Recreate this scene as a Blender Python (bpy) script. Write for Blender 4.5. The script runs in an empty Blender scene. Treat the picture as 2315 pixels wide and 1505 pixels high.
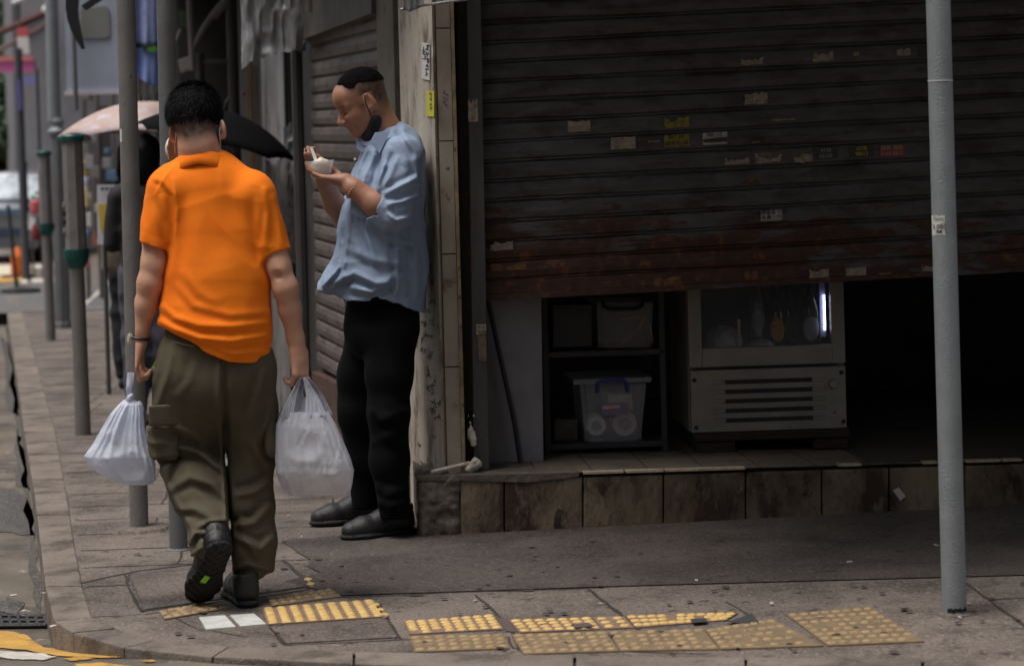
import bpy, bmesh, math, random
import numpy as np
from mathutils import Vector, Matrix
R = math.radians
scn = bpy.context.scene
# ------------------------------------------------------------------ camera
FPX, HZ, RL, HC = 5070.0, 375.0, 0.026, 1.36
cr, sr = math.cos(RL), math.sin(RL)
cam = bpy.data.objects.new('camera', bpy.data.cameras.new('camera'))
scn.collection.objects.link(cam); scn.camera = cam
cam.data.sensor_width = 36; cam.data.lens = 36*FPX/2315
cam.data.shift_y = -(752.5-HZ)/2315
cam.data.clip_start = .1; cam.data.clip_end = 400
cam.matrix_world = Matrix(((cr, sr, 0, 0), (0, 0, -1, 0), (-sr, cr, 0, HC), (0, 0, 0, 1)))
cam.data.dof.use_dof = True; cam.data.dof.focus_distance = 7.7; cam.data.dof.aperture_fstop = 3.3
# ------------------------------------------------------------------ light
w = bpy.data.worlds.new('World'); scn.world = w; w.use_nodes = True
nt = w.node_tree; sky = nt.nodes.new('ShaderNodeTexSky'); sky.sky_type = 'NISHITA'; sky.sun_disc = False
SUN_EL, SUN_AZ = 70, 245      # azimuth clockwise from +Y : light comes from the left, a little behind the camera
sky.sun_elevation = R(SUN_EL); sky.sun_rotation = R(SUN_AZ); sky.air_density = 1.2; sky.dust_density = 4
bg = nt.nodes['Background']; bg.inputs[1].default_value = .12
hs = nt.nodes.new('ShaderNodeHueSaturation'); hs.inputs['Saturation'].default_value = .35
nt.links.new(sky.outputs[0], hs.inputs['Color']); nt.links.new(hs.outputs[0], bg.inputs[0])
sl = bpy.data.lights.new('sun', 'SUN'); sl.energy = 2.0; sl.angle = R(28); sl.color = (1, .95, .88)
so = bpy.data.objects.new('sun', sl); scn.collection.objects.link(so)
sd = Vector((math.sin(R(SUN_AZ))*math.cos(R(SUN_EL)), math.cos(R(SUN_AZ))*math.cos(R(SUN_EL)), math.sin(R(SUN_EL))))
so.rotation_euler = sd.to_track_quat('Z', 'Y').to_euler()
scn.view_settings.view_transform = 'Standard'; scn.view_settings.look = 'None'
scn.view_settings.exposure = 0.35; scn.view_settings.gamma = 1
# ------------------------------------------------------------------ pixel -> place
def V(*a): return np.array(a, float)
def J(px, py, d):
    xi = (px-1157.5)/FPX; yi = (HZ-py)/FPX
    return V(d*(xi*cr+yi*sr), d, HC+d*(-xi*sr+yi*cr))
def zg(x): return .012*max(0., x+.3)
def G(px, py, z=0.):
    g = 0.
    xi = (px-1157.5)/FPX; yi = (HZ-py)/FPX
    for _ in range(4):
        d = (z+g-HC)/(-xi*sr+yi*cr); p = J(px, py, d); g = zg(p[0])
    return p
class Plane:
    def __init__(s, o, ang, flip=1):   # o = (x, y), direction along, normal into the building
        s.o = V(*o, 0); s.d = V(math.cos(R(ang)), math.sin(R(ang)), 0); s.n = V(-s.d[1], s.d[0], 0)*flip
    def __call__(s, px, py, off=0.):
        r = J(px, py, 1.)-V(0, 0, HC); c = V(0, 0, HC)
        t = np.dot(s.o+s.n*off-c, s.n)/np.dot(r, s.n)
        return c+r*t
    def at(s, a, z, off=0.): return s.o+s.d*a+s.n*off+V(0, 0, z)
FR = Plane((-.37, 8.28), 5)                 # front of the step along the shop front
c0 = FR(1005, 1050, .06)
SD = Plane((c0[0], c0[1]), 104.5, -1)       # shop side wall running away along the street
def Face(d): return Plane((0, d), 0)
# ------------------------------------------------------------------ mesh helpers
COL = scn.collection
def obj(name, me, m=None, parent=None, smooth=False):
    if isinstance(me, bmesh.types.BMesh):
        b = me; me = bpy.data.meshes.new(name); bmesh.ops.recalc_face_normals(b, faces=b.faces); b.to_mesh(me); b.free()
    o = bpy.data.objects.new(name, me); COL.objects.link(o)
    if m: me.materials.append(m) if not isinstance(m, (list, tuple)) else [me.materials.append(x) for x in m]
    if smooth: me.polygons.foreach_set('use_smooth', [True]*len(me.polygons))
    if parent is not None:
        o.parent = parent; o.matrix_parent_inverse = Matrix.Identity(4)
        o.location = -Vector(root_loc(parent))
    return o
def root_loc(o):
    l = Vector((0, 0, 0))
    while o is not None: l = l+o.location; o = o.parent
    return l
def tag(o, label=None, cat=None, group=None, kind=None):
    if label: o['label'] = label
    if cat: o['category'] = cat
    if group: o['group'] = group
    if kind: o['kind'] = kind
    return o
def empty(name, loc, label, cat, group=None):
    o = bpy.data.objects.new(name, None); COL.objects.link(o); o.location = Vector([float(x) for x in loc]); o.empty_display_size = .1
    return tag(o, label, cat, group)
def pydata(verts, faces):
    me = bpy.data.meshes.new('m'); me.from_pydata([tuple(map(float, v)) for v in verts], [], [tuple(map(int, f)) for f in faces]); me.update(); return me
class MB:
    def __init__(s): s.b = bmesh.new()
    def prism(s, pts, vec, bevel=0):
        b = s.b; vec = Vector(vec); P = [Vector(p) for p in pts]
        a = [b.verts.new(p) for p in P]; c = [b.verts.new(p+vec) for p in P]; n = len(P)
        fs = [b.faces.new(a), b.faces.new(c[::-1])]+[b.faces.new((a[i], c[i], c[(i+1) % n], a[(i+1) % n])) for i in range(n)]
        if bevel: 
            es = set(e for f in fs for e in f.edges)
            bmesh.ops.bevel(b, geom=list(es), offset=bevel, segments=2, profile=.7, affect='EDGES')
        return s
    def box(s, c, h, ax=None, bevel=0):
        c = Vector(c); X, Y, Z = [Vector(a) for a in (ax or ((1, 0, 0), (0, 1, 0), (0, 0, 1)))]
        p = [c+X*h[0]*i+Y*h[1]*j-Z*h[2] for i, j in ((-1, -1), (1, -1), (1, 1), (-1, 1))]
        return s.prism(p, Z*2*h[2], bevel)
    def tube(s, pts, rad, n=12, cap=True):
        b = s.b; P = [Vector(p) for p in pts]; m = len(P)
        rad = [rad]*m if np.isscalar(rad) else rad
        t0 = (P[1]-P[0]).normalized(); up = Vector((0, 0, 1)) if abs(t0.z) < .9 else Vector((1, 0, 0))
        x = t0.cross(up).normalized(); rings = []
        for i in range(m):
            t = (P[min(i+1, m-1)]-P[max(i-1, 0)]).normalized()
            x = (x-t*x.dot(t)).normalized(); y = t.cross(x)
            rings.append([b.verts.new(P[i]+(x*math.cos(2*math.pi*k/n)+y*math.sin(2*math.pi*k/n))*rad[i]) for k in range(n)])
        for i in range(m-1):
            for k in range(n): b.faces.new((rings[i][k], rings[i][(k+1) % n], rings[i+1][(k+1) % n], rings[i+1][k]))
        if cap: b.faces.new(rings[0][::-1]); b.faces.new(rings[-1])
        return s
    def lathe(s, base, prof, n=20, ax=(0, 0, 1), sx=1., phase=0.):
        z = Vector(ax).normalized(); x = z.orthogonal().normalized() if abs(z.z) < .99 else Vector((1, 0, 0)); x = (x-z*x.dot(z)).normalized(); y = z.cross(x)
        b = s.b; rings = []
        for r, h in prof: rings.append([b.verts.new(Vector(base)+z*h+(x*math.cos(2*math.pi*(k+phase)/n)+y*math.sin(2*math.pi*(k+phase)/n))*max(r, 1e-4)) for k in range(n)])
        for i in range(len(rings)-1):
            for k in range(n): b.faces.new((rings[i][k], rings[i][(k+1) % n], rings[i+1][(k+1) % n], rings[i+1][k]))
        b.faces.new(rings[0][::-1]); b.faces.new(rings[-1])
        return s
    def poly(s, pts): s.b.faces.new([s.b.verts.new(Vector(p)) for p in pts]); return s
    def out(s, name, m=None, parent=None, smooth=False):
        o = obj(name, s.b, m, parent, smooth)
        if smooth: 
            try: o.data.set_sharp_from_angle(angle=R(38))
            except Exception: pass
        return o
def slab(plane, px, off, th, bevel=0):      # polygon given in photo pixels, laid on a wall plane, thickness th into the wall
    return MB().prism([plane(x, y, off) for x, y in px], plane.n*th, bevel)
def rect(x0, y0, x1, y1, sl=-.05): return [(x0, y0), (x1, y0+sl*(x1-x0)), (x1, y1+sl*(x1-x0)), (x0, y1)]
# ------------------------------------------------------------------ materials
def srgb(r, g, b): return tuple(((c/255+.055)/1.055)**2.4 if c > 10 else c/255/12.92 for c in (r, g, b))+(1,)
MATS = {}
def mat(name, c1, c2=None, sc=6., rough=.7, metal=0., bump=0., bsc=None, dirt=None, dsc=2., dth=(.5, .65), stretch=(1, 1, 1), spec=.5, detail=6, alpha=None, trans=0., coat=0, tex='NOISE'):
    if name in MATS: return MATS[name]
    m = bpy.data.materials.new(name); m.use_nodes = True; MATS[name] = m
    n = m.node_tree.nodes; L = m.node_tree.links; P = n['Principled BSDF']
    P.inputs['Roughness'].default_value = rough; P.inputs['Metallic'].default_value = metal
    P.inputs['Specular IOR Level'].default_value = spec; P.inputs['Transmission Weight'].default_value = trans
    P.inputs['Coat Weight'].default_value = coat
    if alpha is not None: P.inputs['Alpha'].default_value = alpha
    c1 = tuple(c1)[:3]+(1,); c2 = tuple(c2)[:3]+(1,) if c2 else c1
    geo = n.new('ShaderNodeNewGeometry'); mp = n.new('ShaderNodeMapping'); mp.inputs['Scale'].default_value = stretch
    L.new(geo.outputs['Position'], mp.inputs['Vector'])
    def noise(s, d=detail, r=.6):
        t = n.new('ShaderNodeTexNoise'); t.inputs['Scale'].default_value = s; t.inputs['Detail'].default_value = d; t.inputs['Roughness'].default_value = r
        L.new(mp.outputs[0], t.inputs['Vector']); return t
    t = noise(sc); r = n.new('ShaderNodeValToRGB'); r.color_ramp.elements[0].position = .35; r.color_ramp.elements[1].position = .65
    r.color_ramp.elements[0].color = c1; r.color_ramp.elements[1].color = c2; L.new(t.outputs['Fac'], r.inputs[0]); col = r.outputs[0]
    if dirt:
        for i, (dc, ds, th) in enumerate(dirt if isinstance(dirt, list) else [(dirt, dsc, dth)]):
            t2 = noise(ds, 9, .65); r2 = n.new('ShaderNodeValToRGB'); r2.color_ramp.elements[0].position = th[0]; r2.color_ramp.elements[1].position = th[1]
            L.new(t2.outputs['Fac'], r2.inputs[0]); mx = n.new('ShaderNodeMix'); mx.data_type = 'RGBA'
            L.new(r2.outputs[0], mx.inputs['Factor']); L.new(col, mx.inputs[6]); mx.inputs[7].default_value = tuple(dc)[:3]+(1,); col = mx.outputs[2]
    L.new(col, P.inputs['Base Color'])
    if bump:
        tb = noise(bsc or sc*6, 5); bp = n.new('ShaderNodeBump'); bp.inputs['Strength'].default_value = bump; bp.inputs['Distance'].default_value = .01
        L.new(tb.outputs['Fac'], bp.inputs['Height']); L.new(bp.outputs[0], P.inputs['Normal'])
    return m
def emit(name, c, s):
    m = bpy.data.materials.new(name); m.use_nodes = True; P = m.node_tree.nodes['Principled BSDF']
    P.inputs['Base Color'].default_value = tuple(c)[:3]+(1,); P.inputs['Emission Color'].default_value = tuple(c)[:3]+(1,); P.inputs['Emission Strength'].default_value = s
    return m
def pix(P):      # where a point shows in the photograph
    X = P[..., 0]/P[..., 1]; Z = (P[..., 2]-HC)/P[..., 1]
    return 1157.5+FPX*(X*cr-Z*sr), HZ-FPX*(X*sr+Z*cr)
def crease(pts, amp, wd):    # soft cloth fold along a line: a ridge with a valley under it
    A = np.array(pts, float)
    def f(P):
        x, y = pix(P); best = np.full(x.shape, 1e9); sg = np.ones(x.shape); u = np.zeros(x.shape)
        for i in range(len(A)-1):
            v = A[i+1]-A[i]; L2 = v@v; dx, dy = x-A[i, 0], y-A[i, 1]; t = np.clip((dx*v[0]+dy*v[1])/L2, 0, 1); qx, qy = dx-t*v[0], dy-t*v[1]; dd = np.hypot(qx, qy); m = dd < best
            best = np.where(m, dd, best); sg = np.where(m, np.sign(v[0]*dy-v[1]*dx), sg); u = np.where(m, (i+t)/(len(A)-1), u)
        s = best*sg/wd; e = np.sqrt(np.clip(4*u*(1-u), 0, 1)); return amp*e*(np.exp(-s*s)-.75*np.exp(-(s-1.5)**2))
    return f
# ------------------------------------------------------------------ smooth solids (signed distance -> surface nets)
def _h(i, j, k, s):
    n = (i*374761393+j*668265263+k*2147483647+s*1274126177) & 0xffffffff
    n = ((n ^ (n >> 13))*1274126177) & 0xffffffff
    return ((n ^ (n >> 16)) & 0xffff)/65535.
def vn(P, f, seed=0):
    Q = P*np.asarray(f)+100; I = np.floor(Q).astype(np.int64); T = Q-I; T = T*T*(3-2*T); r = 0
    for a in (0, 1):
        for b in (0, 1):
            for c in (0, 1):
                r = r+_h(I[..., 0]+a, I[..., 1]+b, I[..., 2]+c, seed)*(T[..., 0] if a else 1-T[..., 0])*(T[..., 1] if b else 1-T[..., 1])*(T[..., 2] if c else 1-T[..., 2])
    return r*2-1
def ridge(P, f, seed=0): return 1-np.abs(vn(P, f, seed))*2.2
def nrm(v): v = np.asarray(v, float); return v/np.linalg.norm(v)
def cone(a, b, ra, rb, ax=None, s=1.):
    a = np.asarray(a, float); ba = np.asarray(b, float)-a; L2 = ba@ba+1e-12
    def f(P):
        pa = P-a; h = np.clip((pa@ba)/L2, 0, 1); q = pa-h[..., None]*ba; d2 = (q*q).sum(-1)
        if ax is not None:
            c = q@ax; return (np.sqrt(d2+(s*s-1)*c*c)-(ra+(rb-ra)*h))/max(1, s)**.5
        return np.sqrt(d2)-(ra+(rb-ra)*h)
    return f
def ell(c, r, M=None):
    c = np.asarray(c, float); r = np.asarray(r, float)
    def f(P):
        q = P-c
        if M is not None: q = q@M.T
        k0 = np.sqrt(((q/r)**2).sum(-1)); k1 = np.sqrt(((q/(r*r))**2).sum(-1))+1e-9
        return k0*(k0-1)/k1
    return f
def rbox(c, h, r, M=None):
    c = np.asarray(c, float); h = np.asarray(h, float)-r
    def f(P):
        q = P-c
        if M is not None: q = q@M.T
        q = np.abs(q)-h; return np.sqrt((np.maximum(q, 0)**2).sum(-1))+np.minimum(q.max(-1), 0)-r
    return f
def half(c, n):       # solid on the side n points away from
    c = np.asarray(c, float); n = nrm(n); return lambda P: (P-c)@n
class S:
    def __init__(s): s.ops = []; s.disp = []
    def u(s, f, k=.012): s.ops.append(('u', f, k)); return s
    def c(s, f, k=.004): s.ops.append(('c', f, k)); return s      # carve
    def i(s, f, k=.004): s.ops.append(('i', f, k)); return s      # keep only inside f
    def d(s, f): s.disp.append(f); return s
    def chain(s, pts, rads, k=.012, ax=None, st=1.):
        for i in range(len(pts)-1): s.u(cone(pts[i], pts[i+1], rads[i], rads[i+1], ax, st), k)
        return s
    def ev(s, P, keep=None):
        d = np.full(P.shape[:-1], 1e3)
        for i, (t, f, k) in enumerate(s.ops):
            if keep is not None and not keep[i]: continue
            e = f(P)
            if t == 'u':
                h = np.maximum(k-np.abs(d-e), 0)/k; d = np.minimum(d, e)-h*h*k*.25
            else:
                if t == 'c': e = -e
                h = np.maximum(k-np.abs(d-e), 0)/k; d = np.maximum(d, e)+h*h*k*.25
        for f in s.disp: d = d-f(P)
        return d
    def mesh(s, lo, hi, h=.004, B=10, amp=.012):
        lo = np.asarray(lo, float); nb = np.maximum(1, np.ceil((np.asarray(hi)-lo)/(h*B)).astype(int)); N = nb*B+1
        g = np.stack(np.meshgrid(*[lo[i]+(np.arange(nb[i])+.5)*B*h for i in range(3)], indexing='ij'), -1)
        rad = B*h*.5*1.7321+.002
        ds = [f(g) for _, f, _ in s.ops]; base = s.ev(g)
        um = np.min([e for e, o in zip(ds, s.ops) if o[0] == 'u'], axis=0)
        act = (np.abs(base) < rad*1.7+amp+.02)
        vals = np.repeat(np.repeat(np.repeat(base, B, 0), B, 1), B, 2); vals = np.pad(vals, ((0, 1),)*3, mode='edge').astype(np.float32)
        off = np.stack(np.meshgrid(*[np.arange(B+1)*h]*3, indexing='ij'), -1)
        for ix in np.argwhere(act):
            ix = tuple(ix); P = off+lo+np.array(ix)*B*h
            keep = [((e[ix] < um[ix]+2.6*rad+2*o[2]) if o[0] == 'u' else (abs(e[ix]) < 2.2*rad+o[2]+.02 or (e[ix] > 0) == (o[0] == 'i'))) for e, o in zip(ds, s.ops)]
            a, b, c = [k*B for k in ix]; vals[a:a+B+1, b:b+B+1, c:c+B+1] = s.ev(P, keep)
        return surfnet(vals, lo, h)
def surfnet(v, lo, h):
    for ax in range(3):
        sl = [slice(None)]*3
        for e in (0, -1): sl[ax] = e; v[tuple(sl)] = np.maximum(v[tuple(sl)], 1e-4)
    ins = v < 0; n = v.shape
    cnt = np.zeros([k-1 for k in n], np.uint8)
    cs = [(a, b, c) for a in (0, 1) for b in (0, 1) for c in (0, 1)]
    def sh(A, o): return A[o[0]:n[0]-1+o[0], o[1]:n[1]-1+o[1], o[2]:n[2]-1+o[2]]
    for o in cs: cnt += sh(ins, o)
    cells = np.argwhere((cnt > 0) & (cnt < 8)); idx = np.full(cnt.shape, -1, np.int32); idx[tuple(cells.T)] = np.arange(len(cells))
    cv = np.stack([v[cells[:, 0]+o[0], cells[:, 1]+o[1], cells[:, 2]+o[2]] for o in cs], 1)
    acc = np.zeros((len(cells), 3)); num = np.zeros(len(cells))
    for i in range(8):
        for j in range(i+1, 8):
            a, b = np.array(cs[i]), np.array(cs[j])
            if abs(a-b).sum() != 1: continue
            m = (cv[:, i] < 0) != (cv[:, j] < 0); t = cv[m, i]/(cv[m, i]-cv[m, j]); acc[m] += a+(b-a)*t[:, None]; num[m] += 1
    P = (cells+acc/num[:, None])*h+lo; F = []
    for ax in range(3):
        o1, o2 = [(1, 2), (2, 0), (0, 1)][ax]
        A = np.moveaxis(ins, ax, 0); d = A[:-1] != A[1:]; e = np.argwhere(np.moveaxis(d, 0, ax))
        e = e[(e[:, o1] > 0) & (e[:, o2] > 0) & (e[:, o1] < n[o1]-1) & (e[:, o2] < n[o2]-1)]
        def cell(da, db): q = e.copy(); q[:, o1] -= da; q[:, o2] -= db; return idx[tuple(q.T)]
        q = np.stack([cell(1, 1), cell(0, 1), cell(0, 0), cell(1, 0)], 1); fl = ins[tuple(e.T)]
        q[~fl] = q[~fl][:, ::-1]; F.append(q)
    F = np.concatenate(F); F = F[(F >= 0).all(1)]
    me = bpy.data.meshes.new('m'); me.vertices.add(len(P)); me.vertices.foreach_set('co', P.astype(np.float32).ravel())
    me.loops.add(F.size); me.loops.foreach_set('vertex_index', F.ravel().astype(np.int32)); me.polygons.add(len(F))
    me.polygons.foreach_set('loop_start', np.arange(0, F.size, 4, dtype=np.int32)); me.update(calc_edges=True); me.validate()
    me.polygons.foreach_set('use_smooth', [True]*len(me.polygons)); return me
def verts_of(me): a = np.empty(len(me.vertices)*3, np.float32); me.vertices.foreach_get('co', a); return a.reshape(-1, 3)
def paint(me, name, val):     # per-point mask for where a thing changes colour (hair stubble, lips)
    at = me.attributes.new(name, 'FLOAT', 'POINT'); at.data.foreach_set('value', np.clip(val, 0, 1).astype(np.float32))
def text(s, size, o, dx, dy, m, name, parent, align='CENTER', thick=.0004):
    cu = bpy.data.curves.new('t', 'FONT'); cu.body = s; cu.size = size; cu.align_x = align; cu.align_y = 'CENTER'; cu.extrude = thick
    t = bpy.data.objects.new('t', cu); COL.objects.link(t)
    me = bpy.data.meshes.new_from_object(t.evaluated_get(bpy.context.evaluated_depsgraph_get())); bpy.data.objects.remove(t)
    dx = Vector(dx).normalized(); dy = Vector(dy); dy = (dy-dx*dy.dot(dx)).normalized(); dz = dx.cross(dy)
    M = Matrix.Translation(Vector(o)) @ Matrix((dx, dy, dz)).transposed().to_4x4(); me.transform(M)
    return obj(name, me, m, parent)
# ================================================================== SETTING
rnd = random.Random(5)
M_pave = mat('pavement', srgb(122, 111, 103), srgb(96, 87, 81), 1.6, .85, bump=.8, bsc=70, dirt=[(srgb(70, 61, 56), 2.6, (.46, .68)), (srgb(146, 136, 126), 75., (.55, .66)), (srgb(52, 45, 41), 90, (.54, .66)), (srgb(54, 47, 43), 17, (.58, .66))])
M_smooth_shade = mat('smooth_pavement_shaded', srgb(86, 77, 72), srgb(67, 60, 56), 1.6, .85, bump=.8, bsc=80, dirt=[(srgb(50, 44, 41), 2.6, (.46, .68)), (srgb(122, 112, 105), 75., (.56, .68)), (srgb(40, 35, 32), 90, (.54, .66)), (srgb(44, 38, 35), 17, (.58, .66))])
M_kerb = mat('kerb_stone', srgb(128, 117, 108), srgb(98, 89, 82), 2.5, .85, bump=.7, bsc=60, dirt=[(srgb(74, 64, 58), 5, (.50, .68)), (srgb(150, 142, 132), 70, (.6, .7))])
M_road = mat('road', srgb(112, 102, 90), srgb(84, 76, 68), 3., .78, bump=.6, bsc=40, dirt=[(srgb(70, 64, 60), 4, (.5, .6)), (srgb(150, 142, 130), 14, (.62, .68))])
M_joint = mat('joint', srgb(52, 45, 41), rough=.95)
M_yel = mat('yellow_tile', srgb(136, 112, 94), srgb(118, 98, 84), 14, .7, bump=.2, bsc=90, dirt=[(srgb(116, 96, 66), 16, (.52, .68))])
M_yel2 = mat('worn_yellow_tile', srgb(132, 112, 84), srgb(112, 95, 74), 10, .78, bump=.25, bsc=90, dirt=[(srgb(104, 90, 72), 14, (.46, .66))])
M_yline = mat('road_yellow', srgb(196, 152, 68), srgb(168, 126, 58), 9, .7, dirt=[(srgb(110, 96, 74), 22, (.6, .66))])
M_wline = mat('road_white', srgb(205, 200, 192), srgb(178, 170, 160), 9, .7, dirt=[(srgb(120, 108, 98), 20, (.58, .66))])
inner = [(30, 640), (45, 690), (90, 850), (125, 980), (150, 1120), (165, 1220), (185, 1330), (207, 1402), (262, 1426), (350, 1452), (520, 1466), (800, 1478), (1300, 1486), (2500, 1500), (3600, 1500)]
outer = [(2, 640), (14, 690), (38, 850), (55, 980), (78, 1120), (90, 1220), (103, 1330), (122, 1408), (165, 1434), (280, 1468), (480, 1489), (800, 1505), (1300, 1516), (2500, 1532), (3600, 1534)]
I3 = [G(*p) for p in inner]; O3 = [G(*p) for p in outer]
dk = nrm((I3[1]-I3[3])[:2]); k2 = V(dk[0], dk[1], 0)
I3 = [I3[0]+k2*90]+I3; O3 = [O3[0]+k2*90]+O3
def resample(A, B, st):
    a, b = [A[0]], [B[0]]
    for i in range(len(A)-1):
        n = max(1, int(np.linalg.norm(A[i+1]-A[i])/st))
        for k in range(1, n+1): t = k/n; a.append(A[i]*(1-t)+A[i+1]*t); b.append(B[i]*(1-t)+B[i+1]*t)
    return a, b
# pavement sheet
iy = np.array([p[1] for p in I3][::-1]); ix = np.array([p[0] for p in I3][::-1])
ys = np.concatenate([np.arange(iy.min()+.002, 7.4, .03), np.arange(7.4, 30, .4), np.arange(30, 96, 6)])
vs, fs = [], []
NX = 60
for y in ys:
    xk = float(np.interp(y, iy, ix)); 
    for k in range(NX+1):
        t = (k/NX)**1.5; x = xk+(max(xk+.5, 9.)-xk)*t; vs.append((x, y, zg(x)))
for r in range(len(ys)-1):
    for k in range(NX): a = r*(NX+1)+k; fs.append((a, a+1, a+NX+2, a+NX+1))
tag(obj('pavement', pydata(vs, fs), M_pave, smooth=True), kind='structure')
# smooth dark concrete strip in front of the shop, deepened by painted canopy shade, laid 4 mm above
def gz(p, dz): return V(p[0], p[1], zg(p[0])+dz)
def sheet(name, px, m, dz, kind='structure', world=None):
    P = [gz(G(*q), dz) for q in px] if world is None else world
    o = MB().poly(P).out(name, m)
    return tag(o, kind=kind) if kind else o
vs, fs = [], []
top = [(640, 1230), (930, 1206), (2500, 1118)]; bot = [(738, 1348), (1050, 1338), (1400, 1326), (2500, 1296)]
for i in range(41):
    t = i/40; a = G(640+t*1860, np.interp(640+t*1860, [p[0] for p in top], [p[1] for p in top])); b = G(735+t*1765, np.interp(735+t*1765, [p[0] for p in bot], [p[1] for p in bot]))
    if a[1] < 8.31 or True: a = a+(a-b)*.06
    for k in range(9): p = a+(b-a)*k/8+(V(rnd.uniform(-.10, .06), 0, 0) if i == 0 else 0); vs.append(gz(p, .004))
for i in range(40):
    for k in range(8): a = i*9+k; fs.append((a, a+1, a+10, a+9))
tag(obj('pavement', pydata(vs, fs), M_smooth_shade), kind='structure')
# kerb stones
a, b = resample(I3, O3, .45); mb = MB()
def kerb_h(p): return .105*min(1, max(0, (p[1]-6.35)/.75))+.012
for i in range(len(a)-1):
    g = .007
    A0, A1, B0, B1 = a[i]*(1-g)+a[i+1]*g, a[i+1]*(1-g)+a[i]*g, b[i]*(1-g)+b[i+1]*g, b[i+1]*(1-g)+b[i]*g
    if a[i][1] > 60: continue
    jz = rnd.uniform(0, .004)
    mb.prism([gz(A0, .006+jz), gz(A1, .006+jz), gz(B1, .004+jz), gz(B0, .004+jz)], (0, 0, -.2), .006)
tag(mb.out('kerb', M_kerb), kind='structure')
# road sheet
def zr(y, x): return zg(x)-.105*min(1, max(0, (y-6.35)/.75))-.012
vs, fs = [], []; ysr = [2, 4, 5, 5.5]+list(np.arange(5.8, 7.6, .08))+[8, 9, 10, 12, 15, 20, 30, 50, 95, 160, 300]
xr = [-60, -20, -8, -4, -3, -2.4, -2, -1.6, -1.3, -1, -.7, -.4, 0, .5, 1, 2, 4, 12]
for y in ysr:
    for x in xr: vs.append((x, y, zr(y, x)))
for r in range(len(ysr)-1):
    for k in range(len(xr)-1):
        q = r*len(xr)+k
        fs.append((q, q+1, q+len(xr)+1, q+len(xr)))
tag(obj('road', pydata(vs, fs), M_road, smooth=True), kind='structure')
MB().poly([(-300, -300, -.2), (300, -300, -.2), (300, 500, -.2), (-300, 500, -.2)]).out('ground', mat('far_ground', srgb(96, 90, 84), rough=.9))['kind'] = 'structure'
# joints of the paving (thin dark sunk mortar)
mb = MB()
def joint(px, wd=.006, dz=.0015, wob=3, world=False):
    P = [gz(G(*q), dz) for q in px] if not world else [gz(q, dz) for q in px]
    Q = [P[0]]
    for i in range(len(P)-1):
        n = max(1, int(np.linalg.norm(P[i+1]-P[i])/.07))
        for k in range(1, n+1):
            q = P[i]+(P[i+1]-P[i])*k/n; 
            if k < n: q = q+V(rnd.uniform(-1, 1), rnd.uniform(-1, 1), 0)*.0012*wob
            Q.append(q)
    for i in range(len(Q)-1):
        t = nrm(Q[i+1]-Q[i]); s = V(-t[1], t[0], 0)*wd*rnd.uniform(.35, .75)
        mb.poly([Q[i]-s, Q[i]+s, Q[i+1]+s, Q[i+1]-s])
fdir = FR.d; sdir = V(-math.sin(R(13.1)), math.cos(R(13.1)), 0)
y0 = 7.45; row = 0
while y0 < 24:
    xk = float(np.interp(y0, iy, ix))+.02; x1 = xk+ (1.25 if y0 < 8.6 else 2.4); sl = .06
    joint([V(xk, y0, 0), V(x1, y0+(x1-xk)*sl, 0)], .008 if y0 < 10 else .012, world=True)
    xx = xk+rnd.uniform(.15, .5); hgt = .36+.02*y0*(y0 > 11)
    while xx < x1: joint([V(xx, y0+(xx-xk)*sl, 0), V(xx-.03, y0+(xx-xk)*sl+hgt, 0)], .007, world=True); xx += rnd.uniform(.45, .8)
    y0 += hgt; row += 1
joint([(185, 1318), (240, 1305), (315, 1290), (560, 1262)], .012); joint([(282, 1300), (300, 1345), (322, 1383)], .01)
joint([(205, 1395), (330, 1388), (365, 1383)], .006); joint([(318, 1383), (425, 1368), (640, 1342), (705, 1330)], .009)
joint([(640, 1265), (668, 1290), (700, 1318)], .008)
joint([(600, 1395), (618, 1425), (642, 1458)], .009); joint([(642, 1459), (760, 1453), (905, 1446)], .008); joint([(870, 1385), (890, 1418), (908, 1446)], .007)
joint([(735, 1350), (900, 1346), (1050, 1338), (1200, 1334), (1330, 1330), (1460, 1322)], .007)
joint([(1075, 1345), (1120, 1385), (1160, 1432), (1175, 1470)], .008); joint([(1325, 1328), (1385, 1375), (1430, 1410), (1500, 1470)], .01)
joint([(1640, 1360), (1700, 1395), (1790, 1470)], .006)
joint([(2180, 1316), (2250, 1368), (2310, 1410), (2400, 1470)], .01); joint([(2240, 1355), (2280, 1353), (2330, 1350)], .008)
joint([(365, 1384), (445, 1420), (560, 1440)], .004); joint([(207, 1402), (262, 1426), (350, 1452), (480, 1462)], .006)
joint([(905, 1446), (1150, 1440), (1160, 1465), (1600, 1478)], .006)
for x, y in ((940, 1346), (1192, 1335), (1440, 1323), (1040, 1424), (775, 1447)): joint([(x-14, y), (x+16, y-1)], .028, .0022, 1)
o = mb.out('pavement_joints', M_joint); tag(o, kind='structure')
# road paint
def blob(name, px, m, dz, rag=.006):
    P = []
    for i in range(len(px)):
        a_, b_ = px[i], px[(i+1) % len(px)]
        for k in range(5): t = k/5; x, y = a_[0]+(b_[0]-a_[0])*t, a_[1]+(b_[1]-a_[1])*t; P.append((x+rnd.uniform(-1, 1)*rag*500, y+rnd.uniform(-1, 1)*rag*180))
    W = []
    for x, y in P:
        q = G(x, y)
        for _ in range(3): q = G(x, y, zr(q[1], q[0])-zg(q[0]))
        W.append(V(q[0], q[1], zr(q[1], q[0])+dz))
    return tag(MB().poly(W).out(name, m), kind='structure')
blob('road_marking', [(-60, 1424), (20, 1428), (60, 1438), (100, 1456), (180, 1470), (286, 1485), (230, 1487), (130, 1480), (70, 1466), (20, 1458), (-60, 1452)], M_yline, .004)
blob('road_marking', [(140, 1488), (190, 1482), (215, 1489), (160, 1495)], M_yline, .004)
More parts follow.
